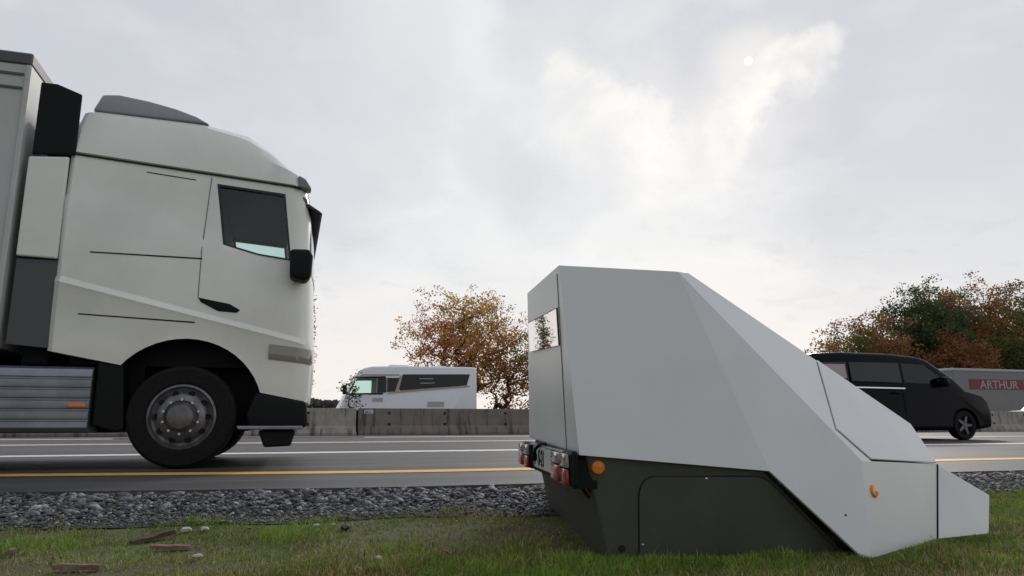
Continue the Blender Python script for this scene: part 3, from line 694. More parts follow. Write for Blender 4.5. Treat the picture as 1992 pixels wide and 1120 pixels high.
# ================================================================ SPEED CAMERA TRAILER
def device():
    root = empty('speed_camera_trailer', DEV_O, DEV_RZ, 'faceted light grey speed camera trailer with dark olive base standing on the grass', 'speed camera')
    vc = .645
    C = (-.146, -.10, .445); B = (-.192, .08, 1.320); F_ = (.712, -.10, .371); E = (.400, .088, 1.306)
    D = (-.146, 1.409, .486); A = (-.192, 1.152, 1.375)
    H = (1.218, .0, .404); I = (1.137, -.127, -.03); Rr = (1.906, .60, .570); E2 = (.473, .142, 1.311); J = (1.949, .475, .357)
    H1 = (1.253, .392, .908); H2 = (1.121, .039, .550); H3 = (1.299, .054, .401); K = (1.757, .282, -.03)
    mir = lambda p, dz=.0: (p[0], 2 * vc - p[1], p[2] + dz)
    def lerp(a, b, t): return tuple(a[i] + (b[i] - a[i]) * t for i in range(3))
    E2m, Em, Rm, Jm, Hm, Im, Fm, Km = [mir(p) for p in (E2, E, Rr, J, H, I, F_, K)]
    Em = (E[0], 1.16, E[2] + .05); E2m = (E2[0], 1.11, E2[2] + .045)
    Fm = (Fm[0], D[1], F_[2] + .03)
    b = MB(); vs = {}; V = []; Fc = []
    def idx(p):
        k = tuple(round(q, 4) for q in p)
        if k not in vs: vs[k] = len(V); V.append(k)
        return vs[k]
    def face(*ps): Fc.append([idx(p) for p in ps])
    face(C, D, A, B)                                  # back
    face(B, A, Em, E2m, E2, E)                        # roof
    face(C, B, E, F_)                                 # near side
    face(F_, E, H, I)                    # near front flank
    # sloping hood round the hatch opening (near half)
    face(E, E2, H1, H2); face(E, H2, H); face(H, H2, H3)
    face(H, H3, J); face(I, H, J, K)
    face(D, Fm, Em, A); face(Fm, Im, Hm, Em)
    H1m, H2m, H3m = mir(H1), mir(H2), mir(H3)
    face(Em, H2m, H1m, E2m); face(Em, Hm, H2m); face(Hm, H3m, H2m); face(Hm, Jm, H3m); face(Im, Km, Jm, Hm)
    face(E2, E2m, H1m, H1)                            # crest between the two hood flanks
    face(K, J, Jm, Km)
    me = bpy.data.meshes.new('shell'); me.from_pydata(V, [], Fc); me.materials.append(M['device_white'])
    bm = bmesh.new(); bm.from_mesh(me); bmesh.ops.recalc_face_normals(bm, faces=bm.faces)
    # outward orientation: the near side must look towards -y
    ns = max(bm.faces, key=lambda f: f.calc_area())
    if ns.normal.y > 0 and ns.calc_center_median().y < .3: bmesh.ops.reverse_faces(bm, faces=bm.faces)
    bm.to_mesh(me); bm.free()
    sh = bpy.data.objects.new('shell', me); COL.objects.link(sh); sh.parent = root
    sd = sh.modifiers.new('s', 'SOLIDIFY'); sd.thickness = .012; sd.offset = -1
    bv = sh.modifiers.new('b', 'BEVEL'); bv.width = .006; bv.segments = 3; bv.limit_method = 'ANGLE'; bv.angle_limit = R_(8)
    bpy.context.view_layer.update()
    nm = bpy.data.meshes.new_from_object(sh.evaluated_get(bpy.context.evaluated_depsgraph_get())); sh.modifiers.clear(); sh.data = nm; nm.name = 'shell'
    # hatch: two flanks meeting at the crest, set into the opening with a narrow joint
    def slab(name, polys, thick, m, parent, bevel=.0):
        mb_v = []; mb_f = []; look = {}
        for p in polys:
            f = []
            for q in p:
                k = tuple(round(c, 4) for c in q)
                if k not in look: look[k] = len(mb_v); mb_v.append(k)
                f.append(look[k])
            mb_f.append(f)
        me = bpy.data.meshes.new(name); me.from_pydata(mb_v, [], mb_f); me.materials.append(M[m])
        o = bpy.data.objects.new(name, me); COL.objects.link(o); o.parent = parent
        bm = bmesh.new(); bm.from_mesh(me); bmesh.ops.recalc_face_normals(bm, faces=bm.faces); bm.to_mesh(me); bm.free()
        s = o.modifiers.new('s', 'SOLIDIFY'); s.thickness = thick; s.offset = 0
        if bevel:
            w = o.modifiers.new('b', 'BEVEL'); w.width = bevel; w.segments = 1; w.limit_method = 'ANGLE'; w.angle_limit = R_(20)
        bpy.context.view_layer.update()
        n2 = bpy.data.meshes.new_from_object(o.evaluated_get(bpy.context.evaluated_depsgraph_get())); o.modifiers.clear(); o.data = n2; n2.name = name
        return o
    cen = tuple(sum(p[i] for p in (H1, H2, H3, J, Rr)) / 5 for i in range(3))
    def ins(p, d=.010):
        v = Vector(cen) - Vector(p); return tuple(Vector(p) + v.normalized() * d)
    h1 = (H1[0] + .007, H1[1], H1[2] - .004); h2 = ins(H2); h3 = (H3[0] + .006, H3[1] + .012, H3[2] + .008); j = (J[0] - .002, J[1], J[2] + .008); r_ = Rr
    hatch = slab('hatch', [[h1, h2, h3, j, r_], [mir(h1), mir(h2), mir(h3), mir(j), mir(r_)], [h1, r_, mir(r_), mir(h1)], [r_, j, mir(j), mir(r_)]], .010, 'device_white', root, .002)
    # rear door panel with its joint
    n_back = Vector((-1, 0, -.05)).normalized()
    def off(p, d): return tuple(Vector(p) + n_back * d)
    door = [(-.1905, 1.118, 1.345), (-.1895, .135, 1.288), (-.1463, .175, .458), (-.1465, 1.385, .496)]
    grow = lambda ps, d: [tuple(Vector(p) + (Vector(p) - Vector((-.17, .70, .9))).normalized() * d) for p in ps]
    slab('door_joint', [[off(p, .0015) for p in grow(door, .0025)]], .002, 'seam', root)
    dr = slab('rear_door', [[off(p, .003) for p in door]], .003, 'device_white', root)
    win = [(-.183, 1.060, 1.172), (-.182, .165, 1.124), (-.1725, .167, .947), (-.174, 1.055, 1.000)]
    wf = slab('window_frame', [[off(p, d) for p, d in zip(grow(win, .010), (.0155, .0065, .0065, .0155))]], .004, 'black', dr)
    slab('window', [[off(p, d) for p, d in zip(win, (.0185, .0095, .0095, .0185))]], .002, 'mirror', dr)
    # roof flange line at the back
    # dark base body
    P0 = (0, 0, -.05); P1 = (-.118, -.078, .452); F2 = (.70, -.078 * .422 / .502, .372); I2 = (1.135, -.0035, -.03)
    Q = lambda p, y: (p[0], y, p[2] + .02)
    bb = MB(); bb.prism([P0, P1, F2, I2], [Q(P0, 1.455), Q(P1, 1.385), Q(F2, 1.385), Q(I2, 1.33)], 'device_dark'); bb.build('base', root, bevel=.012, bseg=2)
    nb = Vector((0, -1, -.17)).normalized()
    offn = lambda p, d: tuple(Vector(p) + nb * d)
    pan = [(.135, .003, -.03), (.129, -.050, .265), (.133, -.056, .292), (.142, -.061, .316), (.160, -.066, .337), (.192, -.069, .349), (.657, -.074, .345), (.690, -.0735, .340), (.725, -.071, .322), (1.075, -.010, -.01)]
    base_y = lambda z: -.078 * (z + .05) / .502
    pan = [(x, base_y(z), z) for x, _, z in pan]
    pc = Vector((.5, -.03, .14)); gro = lambda ps, d: [tuple(Vector(p) + (Vector(p) - pc).normalized() * d) for p in ps]
    slab('panel_joint', [[offn(p, .0015) for p in gro(pan, .006)]], .002, 'seam', root)
    sp = slab('service_panel', [[offn(p, .0032) for p in pan]], .003, 'device_dark', root)
    for x, z in ((.432, .338), (.146, .057)):
        s = MB(); s.rev((x, base_y(z) - .003, z), [(.006, 0), (.006, -.004), (.0005, -.005)], 'steel', 8); s.build('screw', sp)
    for x, z in ((.054, .042), (1.062, .040)):
        s = MB(); s.cyl((x, base_y(z) - .003, z), (x, base_y(z) + .02, z), .016, .016, 'seam', 14); s.build('drain_hole', root)
    # side reflectors
    s = MB(); s.rev((-.058, base_y(.391) - .001, .391), [(.030, .004), (.030, -.004), (.026, -.008), (.0005, -.010)], 'reflector', 20); tag(s.build('side_reflector', root, smooth=30), 'round orange reflector on the dark base')
    nf = Vector((.546, -.826, .14)).normalized(); c0 = Vector((1.266, .009, .269))
    s = MB(); s.rev((0, 0, 0), [(.030, .002), (.030, -.005), (.026, -.009), (.0005, -.011)], 'reflector', 20); o = s.build('side_reflector', root, smooth=30)
    o.location = c0 + nf * .001; o.rotation_euler = nf.to_track_quat('-Y', 'Z').to_euler(); tag(o, 'round orange reflector on the light grey nose')
    s = MB(); s.cyl((1.061, -.0895, .176), (1.061, -.08, .178), .005, .005, 'seam', 8); s.build('screw', root)
    # draw bar cover at the nose
    cov = [(1.765, .284, -.03), (1.957, .477, .356), (2.278, .520, .187), (2.135, .392, -.04)]
    dc = MB(); dc.prism(cov, [mir(p) for p in cov], 'device_white'); dc.build('draw_bar_cover', root, bevel=.003, bseg=2)
    jn = [(1.760, .2805, -.03), (1.952, .4735, .358), (1.957, .4755, .357), (1.765, .2825, -.03)]
    sj = MB(); sj.prism([tuple(Vector(p) - Vector((-.002, .0012, 0))) for p in jn], [(p[0], p[1] + .03, p[2]) for p in jn], 'seam'); sj.build('cover_joint', root)
    # rear light bar
    lb = MB(); lb.box((-.185, -.13, .315), (-.160, 1.395, .462), 'black'); lbar = lb.build('light_bar', root, bevel=.006, bseg=1)
    st = MB(); st.box((-.200, .02, .452), (-.186, .52, .459), 'steel'); st.box((-.200, .58, .455), (-.186, 1.02, .463), 'steel'); st.build('bar_trim', lbar)
    for y0, y1, sgn in ((-.165, .175, -1), (1.00, 1.35, 1)):
        tl = MB(); tl.box((-.200, y0 - .008, .318), (-.186, y1 + .008, .456), 'black'); t = tl.build('tail_light', root, bevel=.006, bseg=1)
        ym = y0 + (y1 - y0) * (.42 if sgn < 0 else .58)
        q = MB(); q.box((-.222, y0, .322), (-.2015, ym - .004, .390), 'red_lens', taper=.004); q.build('red_lens', t, bevel=.008, bseg=2, smooth=40)
        q = MB(); q.box((-.222, y0, .394), (-.2015, ym - .004, .452), 'clear_lens', taper=.004); q.build('clear_lens', t, bevel=.008, bseg=2, smooth=40)
        q = MB(); q.box((-.228, ym + .004, .326), (-.2015, y1, .398), 'red_lens', taper=.004); q.build('red_lens', t, bevel=.009, bseg=2, smooth=40)
        q = MB(); q.box((-.228, ym + .004, .402), (-.2015, y1, .452), 'clear_lens', taper=.004); q.build('indicator_lens', t, bevel=.009, bseg=2, smooth=40)
    npl = MB(); npl.box((-.198, .330, .338), (-.187, .900, .452), 'plate_white'); pl_ = npl.build('number_plate', root, bevel=.003, bseg=1)
    q = MB(); q.box((-.2005, .850, .342), (-.1985, .897, .448), 'plate_blue'); q.build('blue_band', pl_)
    rot = Matrix(((0, 0, -1, 0), (-1, 0, 0, 0), (0, 1, 0, 0), (0, 0, 0, 1)))
    text('lettering', 'V  S-21', .118, 'black', pl_, Matrix.Translation((-.1995, .84, .356)) @ rot, .001, .95)
    cb = MB(); pts = [(-.17, .62, .470), (-.205, .64, .462), (-.222, .665, .44), (-.222, .70, .41), (-.214, .735, .385)]
    cb.tube(pts, .009, 'black', 8); cb.cyl(pts[-2], pts[-1], .016, .013, 'black', 8); cb.build('lamp_cable', root)
    br = MB(); br.box((-.165, -.06, .30), (-.06, -.03, .42), 'black'); br.cyl((-.15, -.05, .33), (-.09, -.03, .26), .008, .008, 'black', 6); br.cyl((-.14, -.02, .36), (-.08, -.01, .28), .007, .007, 'red_lens', 6); br.build('bar_bracket', root)
device()

# ================================================================ OTHER VEHICLES
def prof_body(name, parent, pts, W, inset, m, bevel, cuts=(), bang=20, bseg=3):
    b = MB(); b.xz(pts, inset, lambda x, z: W - inset(x, z), m)
    o = b.build(name, parent, bevel=bevel, bseg=bseg, bang=bang)
    if cuts:
        tmp = []
        for c in cuts:
            co = c.build('cutter', parent); tmp.append(co)
            md = o.modifiers.new('cut', 'BOOLEAN'); md.object = co; md.solver = 'EXACT'; md.material_mode = 'TRANSFER'
        bpy.context.view_layer.update()
        nm = bpy.data.meshes.new_from_object(o.evaluated_get(bpy.context.evaluated_depsgraph_get())); o.modifiers.clear(); o.data = nm; nm.name = name
        for co in tmp: d = co.data; bpy.data.objects.remove(co); bpy.data.meshes.remove(d)
    o.data.polygons.foreach_set('use_smooth', [True] * len(o.data.polygons)); o.data.set_sharp_from_angle(angle=R_(35))
    return o
def slabs(name, parent, pts, inset, W, m, off=.006, th=.012):
    """the same panel on the near and the far side"""
    out = []
    for far in (0, 1):
        b = MB()
        if not far: b.xz(pts, lambda x, z: inset(x, z) - off, lambda x, z: inset(x, z) - off + th, m)
        else: b.xz(pts, lambda x, z: W - inset(x, z) + off - th, lambda x, z: W - inset(x, z) + off, m)
        out.append(b.build(name, parent))
    return out
def arch_cut(x, z, r, W):
    c = MB(); c.rev((x, W / 2, z), [(.001, -W), (r, -W), (r, W), (.001, W)], 'black', 32); return c

def motorhome():
    ox = 2.2; Y = 32.0; W = 2.3
    root = empty('motorhome', (ox, Y, 0), 0, 'white motorhome with dark window band and champagne trim behind the concrete barrier', 'motorhome')
    F = lambda l: [(x - ox, z) for x, z in l]
    ins = lambda x, z: max(0.0, (z - 1.6)) * .06
    pts = F([(2.02, .45), (2.0, .82), (2.12, .98), (2.30, 1.32), (2.36, 1.45), (2.72, 2.16), (2.90, 2.52), (3.10, 2.70), (3.5, 2.80), (5.0, 2.84), (8.15, 2.86), (8.28, 2.80), (8.30, .40), (2.2, .36)])
    w1 = F([(2.86, 2.26), (3.72, 2.29), (3.72, 1.64), (2.56, 1.60)]); c1 = MB(); c1.xz(w1, -.5, 3.2, 'black')
    prof_body('body', root, pts, W, ins, 'mh_white', .07, cuts=(c1, arch_cut(2.95 - ox, .36, .52, W), arch_cut(6.46 - ox, .36, .50, W)))
    fr = F([(2.62, 2.33), (4.1, 2.37), (4.1, 2.29), (2.78, 2.27)]); slabs('window_trim', root, fr, ins, W, 'black')
    slabs('window_trim', root, F([(2.50, 1.60), (3.74, 1.63), (4.0, 1.64), (4.0, 1.57), (2.46, 1.545)]), ins, W, 'black')
    slabs('pane', root, [(x, z) for x, z in w1], ins, W, 'glass', .0, .008)
    slabs('side_window', root, F([(3.74, 2.29), (4.14, 2.30), (4.14, 1.66), (3.74, 1.64)]), ins, W, 'glass_dark')
    slabs('side_window', root, F([(4.17, 2.30), (4.72, 2.31), (4.52, 1.70), (4.17, 1.68)]), ins, W, 'glass_dark')
    slabs('side_window', root, F([(4.86, 2.47), (7.95, 2.53), (7.80, 2.02), (4.78, 1.75), (4.70, 1.80)]), ins, W, 'glass_dark')
    for q in ([(5.6, 2.30), (6.25, 2.31), (6.25, 2.28), (5.6, 2.27)], [(5.65, 2.10), (6.3, 2.12), (6.3, 2.09), (5.65, 2.07)]): slabs('window_rail', root, F(q), ins, W, 'mh_grey', .010)
    slabs('trim_stripe', root, F([(3.1, 2.44), (4.7, 2.47), (4.72, 2.40), (2.95, 2.37)]), ins, W, 'gold')
    slabs('trim_stripe', root, F([(4.75, 2.42), (4.90, 2.42), (4.66, 1.72), (5.1, 1.76), (7.95, 2.02), (7.95, 1.96), (5.0, 1.69), (4.15, 1.60), (4.30, 1.66)]), ins, W, 'gold', .004)
    slabs('vent', root, F([(3.55, 1.42), (4.0, 1.42), (4.0, 1.26), (3.55, 1.26)]), ins, W, 'mh_grey', .004)
    slabs('service_flap', root, F([(6.0, 1.27), (6.75, 1.27), (6.75, 1.05), (6.0, 1.05)]), ins, W, 'mh_grey', .004)
    slabs('sill', root, F([(3.6, .56), (5.9, .56), (5.9, .40), (3.6, .40)]), ins, W, 'mh_grey')
    b = MB(); b.prism([(2.43 - ox, .25, 1.52), (2.80 - ox, .28, 2.25), (2.78 - ox, .28, 2.26), (2.40 - ox, .25, 1.53)], [(2.43 - ox, W - .25, 1.52), (2.80 - ox, W - .28, 2.25), (2.78 - ox, W - .28, 2.26), (2.40 - ox, W - .25, 1.53)], 'glass_dark'); b.build('windscreen', root)
    b = MB(); b.box((2.25 - ox, -.16, 1.55), (2.42 - ox, .05, 1.95), 'black'); b.build('mirror', root, bevel=.03)
    for x0, x1, h in ((4.3, 5.2, .07), (6.2, 7.0, .06)):
        b = MB(); b.box((x0 - ox, .6, 2.84), (x1 - ox, 1.5, 2.84 + h + .02), 'mh_white', taper=.05); b.build('roof_hatch', root)
    for x in (2.95, 6.46):
        wheel(root, (x - ox, .18, .36), .36, .24, .22, -1); wheel(root, (x - ox, W - .18, .36), .36, .24, .22, 1)
motorhome()

def van():
    ox = 10.5; Y = 12.8; W = 1.9
    root = empty('van', (ox, Y, 0), 0, 'black passenger van driving in the middle lane beyond the speed camera trailer', 'van')
    F = lambda l: [(x - ox, z) for x, z in l]
    ins = lambda x, z: max(0.0, (z - 1.05)) * .14
    pts = F([(10.48, .30), (10.44, .75), (10.52, 1.15), (10.78, 1.80), (10.95, 1.90), (11.6, 1.945), (13.0, 1.94), (13.8, 1.89), (14.05, 1.84), (14.75, 1.42), (15.05, 1.14), (15.55, 1.02), (15.70, .90), (15.78, .62), (15.74, .28), (15.2, .22), (10.9, .22)])
    w1 = F([(11.05, 1.70), (11.76, 1.72), (11.76, 1.30), (10.92, 1.30)]); w3 = F([(13.30, 1.73), (13.95, 1.70), (14.50, 1.34), (14.42, 1.27), (13.30, 1.28)])
    c3 = MB(); c3.xz(w3, -.5, 2.6, 'black')
    prof_body('body', root, pts, W, ins, 'van_black', .07, cuts=(c3, arch_cut(14.95 - ox, .33, .40, W), arch_cut(11.55 - ox, .33, .40, W)))
    slabs('pane', root, w3, ins, W, 'glass', .0, .008)
    slabs('side_window', root, w1, ins, W, 'glass_dark')
    slabs('see_through_light', root, F([(11.15, 1.66), (11.72, 1.67), (11.72, 1.36), (11.08, 1.36)]), ins, W, 'pink_window_light', .008, .004)  # pale panel over dark glass, paints the light showing through the window
    slabs('side_window', root, F([(11.84, 1.72), (13.22, 1.73), (13.22, 1.28), (11.84, 1.30)]), ins, W, 'glass_dark')
    slabs('trim_strip', root, F([(10.7, 1.185), (13.28, 1.17), (13.28, 1.14), (10.7, 1.155)]), ins, W, 'chrome')
    slabs('door_handle', root, F([(12.95, 1.08), (13.2, 1.08), (13.2, 1.05), (12.95, 1.05)]), ins, W, 'van_black', .03, .036)
    for x in (13.26, 11.80): slabs('door_joint', root, F([(x - .006, 1.26), (x + .006, 1.26), (x + .006, .32), (x - .006, .32)]), ins, W, 'seam', .002, .01)
    b = MB(); b.prism([(14.16 - ox, .30, 1.80), (14.72 - ox, .24, 1.455), (14.73 - ox, .24, 1.475), (14.17 - ox, .30, 1.82)], [(14.16 - ox, W - .30, 1.80), (14.72 - ox, W - .24, 1.455), (14.73 - ox, W - .24, 1.475), (14.17 - ox, W - .30, 1.82)], 'glass_dark'); b.build('windscreen', root)
    for y0, y1 in ((.06, .42), (W - .42, W - .06)):
        b = MB(); b.xz(F([(15.40, .95), (15.62, .90), (15.74, .72), (15.70, .66), (15.5, .72)]), y0, y1, 'clear_lens'); b.build('headlight', root, bevel=.02, smooth=40)
        b = MB(); b.xz(F([(10.42, 1.2), (10.52, 1.25), (10.56, .85), (10.42, .85)]), y0, y0 + .14 if y0 < 1 else y1, 'red_lens'); b.build('tail_light', root, bevel=.01)
    for y0, y1 in ((-.17, .04), (W - .04, W + .17)):
        b = MB(); b.box((14.25 - ox, y0, 1.20), (14.40 - ox, y1, 1.42), 'van_black'); b.build('mirror', root, bevel=.03, smooth=40)
    b = MB(); b.box((15.60 - ox, .35, .30), (15.80 - ox, W - .35, .56), 'black'); b.build('grille', root, bevel=.02)
    for x in (14.95, 11.55):
        wheel(root, (x - ox, .14, .335), .335, .23, .23, -1); wheel(root, (x - ox, W - .14, .335), .335, .23, .23, 1)
van()

def lettered_trailer():
    ox = 44.0; Y = 38.0 - 4.2
    Y = 33.8; k = Y / 38.0
    root = empty('semi_trailer', (38.9, Y, 0), 0, 'grey semi trailer with white lettering on a red band beyond the barrier', 'trailer')
    L = 13.4
    b = MB(); b.box((0, 0, .86), (L, 2.5, 3.44), 'lorry_grey'); b.build('box_body', root, bevel=.03)
    b = MB(); b.box((-.03, -.03, 3.44), (L + .03, 2.53, 3.60), 'mh_grey'); b.build('top_rail', root, bevel=.03)
    b = MB(); b.box((0, -.02, .70), (L, 2.52, .86), 'dark_rail'); b.build('bottom_rail', root)
    x0 = 45.583 * k - 38.9
    b = MB(); b.box((x0 - .5, -.012, 2.32), (L - .4, -.002, 2.95), 'red_band'); bd = b.build('lettering_band', root)
    text('lettering', 'ARTHUR  I', .72, 'white_letter', bd, Matrix.Translation((46.042 * k - 38.9 - .05, -.016, 2.385)) @ Matrix.Rotation(R_(90), 4, 'X'), .002, 1.12)
    for x in (1.6, 2.9, 4.2):
        wheel(root, (x, .2, .5), .5, .36, .29, -1, True); wheel(root, (x, 2.3, .5), .5, .36, .29, 1, True)
    b = MB(); b.box((.4, .7, .55), (L - .4, .82, .70), 'black'); b.box((.4, 1.7, .55), (L - .4, 1.82, .70), 'black'); b.build('chassis', root)
    for x in (.01,):
        for y in (.15, 2.1):
            b = MB(); b.box((x - .05, y, .72), (x, y + .3, .84), 'red_lens'); b.build('tail_light', root)
lettered_trailer()

def car():
    ox = 37.1; Y = 28.0; W = 1.8
    root = empty('car', (ox, Y, 0), 0, 'white car whose bonnet shows above the barrier below the lettered trailer', 'car')
    pts = [(0.02, .30), (0, .55), (.10, .80), (.40, .91), (1.6, .99), (2.0, 1.30), (2.3, 1.43), (3.1, 1.42), (3.75, 1.12), (4.3, 1.02), (4.38, .60), (4.32, .28), (.4, .22)]
    ins = lambda x, z: max(0.0, z - .85) * .30
    prof_body('body', root, pts, W, ins, 'mh_white', .06, cuts=(arch_cut(.85, .32, .37, W), arch_cut(3.45, .32, .37, W)))
    slabs('side_window', root, [(1.85, 1.03), (2.06, 1.26), (2.28, 1.36), (2.3, 1.36), (2.3, 1.0)], ins, W, 'glass_dark')
    slabs('side_window', root, [(2.36, 1.36), (3.0, 1.34), (3.5, 1.08), (3.3, .98), (2.36, .98)], ins, W, 'glass_dark')
    b = MB(); b.prism([(1.66, .25, 1.02), (1.98, .28, 1.27), (1.96, .28, 1.29), (1.64, .25, 1.04)], [(1.66, W - .25, 1.02), (1.98, W - .28, 1.27), (1.96, W - .28, 1.29), (1.64, W - .25, 1.04)], 'glass_dark'); b.build('windscreen', root)
    for y0 in (.1, W - .45):
        b = MB(); b.box((.03, y0, .58), (.25, y0 + .35, .70), 'clear_lens'); b.build('headlight', root, bevel=.02)
    for x in (.85, 3.45):
        wheel(root, (x, .12, .32), .32, .21, .21, -1); wheel(root, (x, W - .12, .32), .32, .21, .21, 1)
car()

def far_lorry():
    ox = -9.3; Y = 30.0; W = 2.4
    root = empty('box_lorry', (ox, Y, 0), 0, 'white box lorry glimpsed through the gap under the near trailer', 'lorry')
    ins = lambda x, z: max(0, z - 2.2) * .05
    b = MB(); b.box((-8.2, 0, .95), (-2.1, W, 3.3), 'mh_white'); b.build('box_body', root, bevel=.04)
    prof_body('cab', root, [(-1.95, .5), (-1.95, 2.9), (-1.6, 3.0), (-.55, 2.95), (-.05, 2.30), (.18, 1.6), (.22, .5)], W, ins, 'mh_white', .06, cuts=(arch_cut(-.9, .48, .58, W), ))
    slabs('side_window', root, [(-1.2, 2.55), (-.55, 2.55), (-.12, 1.9), (-.12, 1.65), (-1.2, 1.65)], ins, W, 'glass_dark')
    b = MB(); b.box((-8.1, .7, .6), (-1.9, .9, .94), 'black'); b.box((-8.1, 1.5, .6), (-1.9, 1.7, .94), 'black'); b.build('chassis', root)
    for x in (-.9, -6.4):
        wheel(root, (x, .17, .48), .48, .3, .28, -1, True); wheel(root, (x, W - .17, .48), .48, .3, .28, 1, True)
far_lorry()

# ================================================================ TREES
def tree(name, loc, H, trunk_h, rx, rz, npts, leaves, size, cols, seed, label, group=None, lean=(0, 0), trunk_r=.22, fill=.5, twig=.012, spread=.34, bias=None, wgap=.0):
    r = np.random.default_rng(seed)
    root = empty(name, loc, 0, label, 'tree', group)
    cz = H - rz
    # points that the boughs reach for: an uneven crown
    P = []
    while len(P) < npts:
        d = r.normal(size=3); d /= np.linalg.norm(d); rad = r.random() ** fill
        az = math.atan2(d[1], d[0])
        bump = 1 + .14 * math.sin(3 * az + seed) + .12 * math.sin(5 * d[2] * 2 + 2 * az + seed * 1.7) + .10 * math.sin(9 * az + 4 * d[2] + seed * 2.3)
        p = np.array([d[0] * rx * rad * bump + lean[0], d[1] * rx * rad * bump + lean[1], cz + d[2] * rz * rad * bump])
        if p[2] < trunk_h * .75: continue
        P.append(p)
    P = np.array(P)
    N = [np.array([0, 0, -.3])]; par = [-1]; 
    steps = 6
    for k in range(1, steps + 1):
        N.append(np.array([lean[0] * .25 * (k / steps) ** 2 + r.normal(0, .03), lean[1] * .25 * (k / steps) ** 2 + r.normal(0, .03), trunk_h * k / steps])); par.append(len(N) - 2)
    top = N[-1]; order = np.argsort(np.linalg.norm(P - top, axis=1)); tips = []
    for i in order:
        p = P[i]; A = np.array(N); dist = np.linalg.norm(A - p, axis=1)
        cost = dist + .28 * np.linalg.norm(A - top, axis=1) * (np.linalg.norm(A - top, axis=1) > np.linalg.norm(p - top)) * 3
        cost[A[:, 2] > p[2] + .4] += 1.5; cost[:max(1, steps - 1)] += 50
        j = int(np.argmin(cost)); a = N[j]; d = p - a; L = np.linalg.norm(d); ns = max(1, int(L / .55)); last = j
        for s in range(1, ns + 1):
            t = s / ns; q = a + d * t + np.array([0, 0, .10 * L * math.sin(math.pi * t)]) + (r.normal(0, .04, 3) * (s < ns)); N.append(q); par.append(last); last = len(N) - 1
        tips.append(last)
    n = len(N); cnt = np.zeros(n); cnt[tips] = 1
    for i in range(n - 1, 0, -1): cnt[par[i]] += cnt[i]
    rad = np.maximum(twig, trunk_r * (cnt / cnt[0]) ** .48)
    b = MB(); Np = np.array(N)
    V = []; Fs = []; o = 0
    for i in range(1, n):
        a, c = Vector(N[par[i]]), Vector(N[i]); d = c - a
        if d.length < 1e-5: continue
        seg = 7 if rad[i] > .06 else (4 if rad[i] > .02 else 3)
        q = d.to_track_quat('Z', 'Y'); r0 = min(rad[par[i]], rad[i] * 1.5); r1 = rad[i]
        for pp, rr in ((a, r0), (c, r1)):
            for k in range(seg): an = 6.2832 * k / seg; V.append(pp + q @ Vector((rr * math.cos(an), rr * math.sin(an), 0)))
        for k in range(seg): Fs.append((o + k, o + (k + 1) % seg, o + seg + (k + 1) % seg, o + seg + k))
        o += 2 * seg
    b.add(V, Fs, 'bark'); b.build('trunk', root, smooth=50, recalc=False)
    if leaves:
        T = Np[tips]; m = len(T) * leaves
        C = np.repeat(T, leaves, 0) + np.clip(r.normal(0, spread, (m, 3)), -1.5 * spread, 1.5 * spread) * np.array([1, 1, .7])
        # each bough has its own tint
        cc = np.array(cols, float); tint = r.integers(0, len(cc), len(T))
        # neighbouring clumps share colour
        seeds_i = r.integers(0, len(T), max(6, len(T) // 28)); own = np.argmin(np.linalg.norm(T[:, None] - T[seeds_i][None], axis=2), axis=1)
        sc = r.integers(0, len(cc), len(seeds_i))
        if bias is not None:
            for q_i, si in enumerate(seeds_i): sc[q_i] = bias(T[si], r)
        tint = np.where(r.random(len(T)) < .88, sc[own], tint)
        colr = np.repeat(cc[tint], leaves, 0) * r.uniform(.75, 1.28, (m, 1))
        s = size * r.uniform(.6, 1.4, m)
        u = r.normal(size=(m, 3)); u /= np.linalg.norm(u, axis=1)[:, None]; w = np.cross(u, r.normal(size=(m, 3))); w /= np.linalg.norm(w, axis=1)[:, None]
        V = np.stack([C - u * s[:, None] * .5, C + w * s[:, None] * .36, C + u * s[:, None] * .5, C - w * s[:, None] * .36], 1).reshape(-1, 3)
        o_ = np_mesh('crown', V, np.arange(m * 4), 4, 'leaf', np.repeat(colr, 4, 0), root); o_['kind'] = 'stuff'
    return root
RUST = [(.60, .29, .105), (.62, .31, .10), (.50, .23, .10), (.56, .36, .11), (.42, .29, .09)]
tree('maple_tree', (12.7, 50, -.1), 9.9, 2.0, 4.3, 3.9, 640, 29, .15, RUST, 11, 'sparse rust brown maple behind the white motorhome', lean=(-.8, 0), trunk_r=.22, fill=.42, spread=.27)
tree('maple_tree', (12.4, 46, -.1), 7.4, 1.0, 2.9, 3.4, 300, 20, .15, [(.30, .18, .055), (.34, .15, .05), (.22, .15, .05), (.17, .17, .05)], 23, 'low green brown maple partly hidden by the speed camera trailer', lean=(2.3, 0), trunk_r=.15, fill=.5, spread=.3)
GRN = [(.075, .115, .048), (.10, .13, .05), (.13, .13, .046), (.06, .09, .042)]
ORG = [(.36, .18, .065), (.26, .14, .06), (.44, .23, .075), (.18, .17, .06)]
MIX = [(.09, .12, .052), (.13, .14, .052), (.27, .16, .06), (.32, .16, .06)]
grp = 'autumn trees beyond the motorway'
tree('broadleaf_tree', (55.2, 58, -.1), 10.6, 1.6, 5.0, 5.0, 620, 42, .22, ORG, 31, 'low orange brown tree at the left end of the tree group', grp, fill=.45, spread=.42)
tree('broadleaf_tree', (63.2, 58, -.1), 14.3, 2.2, 4.8, 6.6, 800, 46, .22, GRN, 32, 'tallest dark green tree behind the black van', grp, fill=.45, spread=.42, trunk_r=.3)
tree('broadleaf_tree', (69.0, 60, -.1), 14.6, 2.4, 4.8, 6.6, 720, 42, .22, MIX, 33, 'mixed green and rust tree between the dark green and the orange tree', grp, fill=.45, spread=.42, trunk_r=.3)
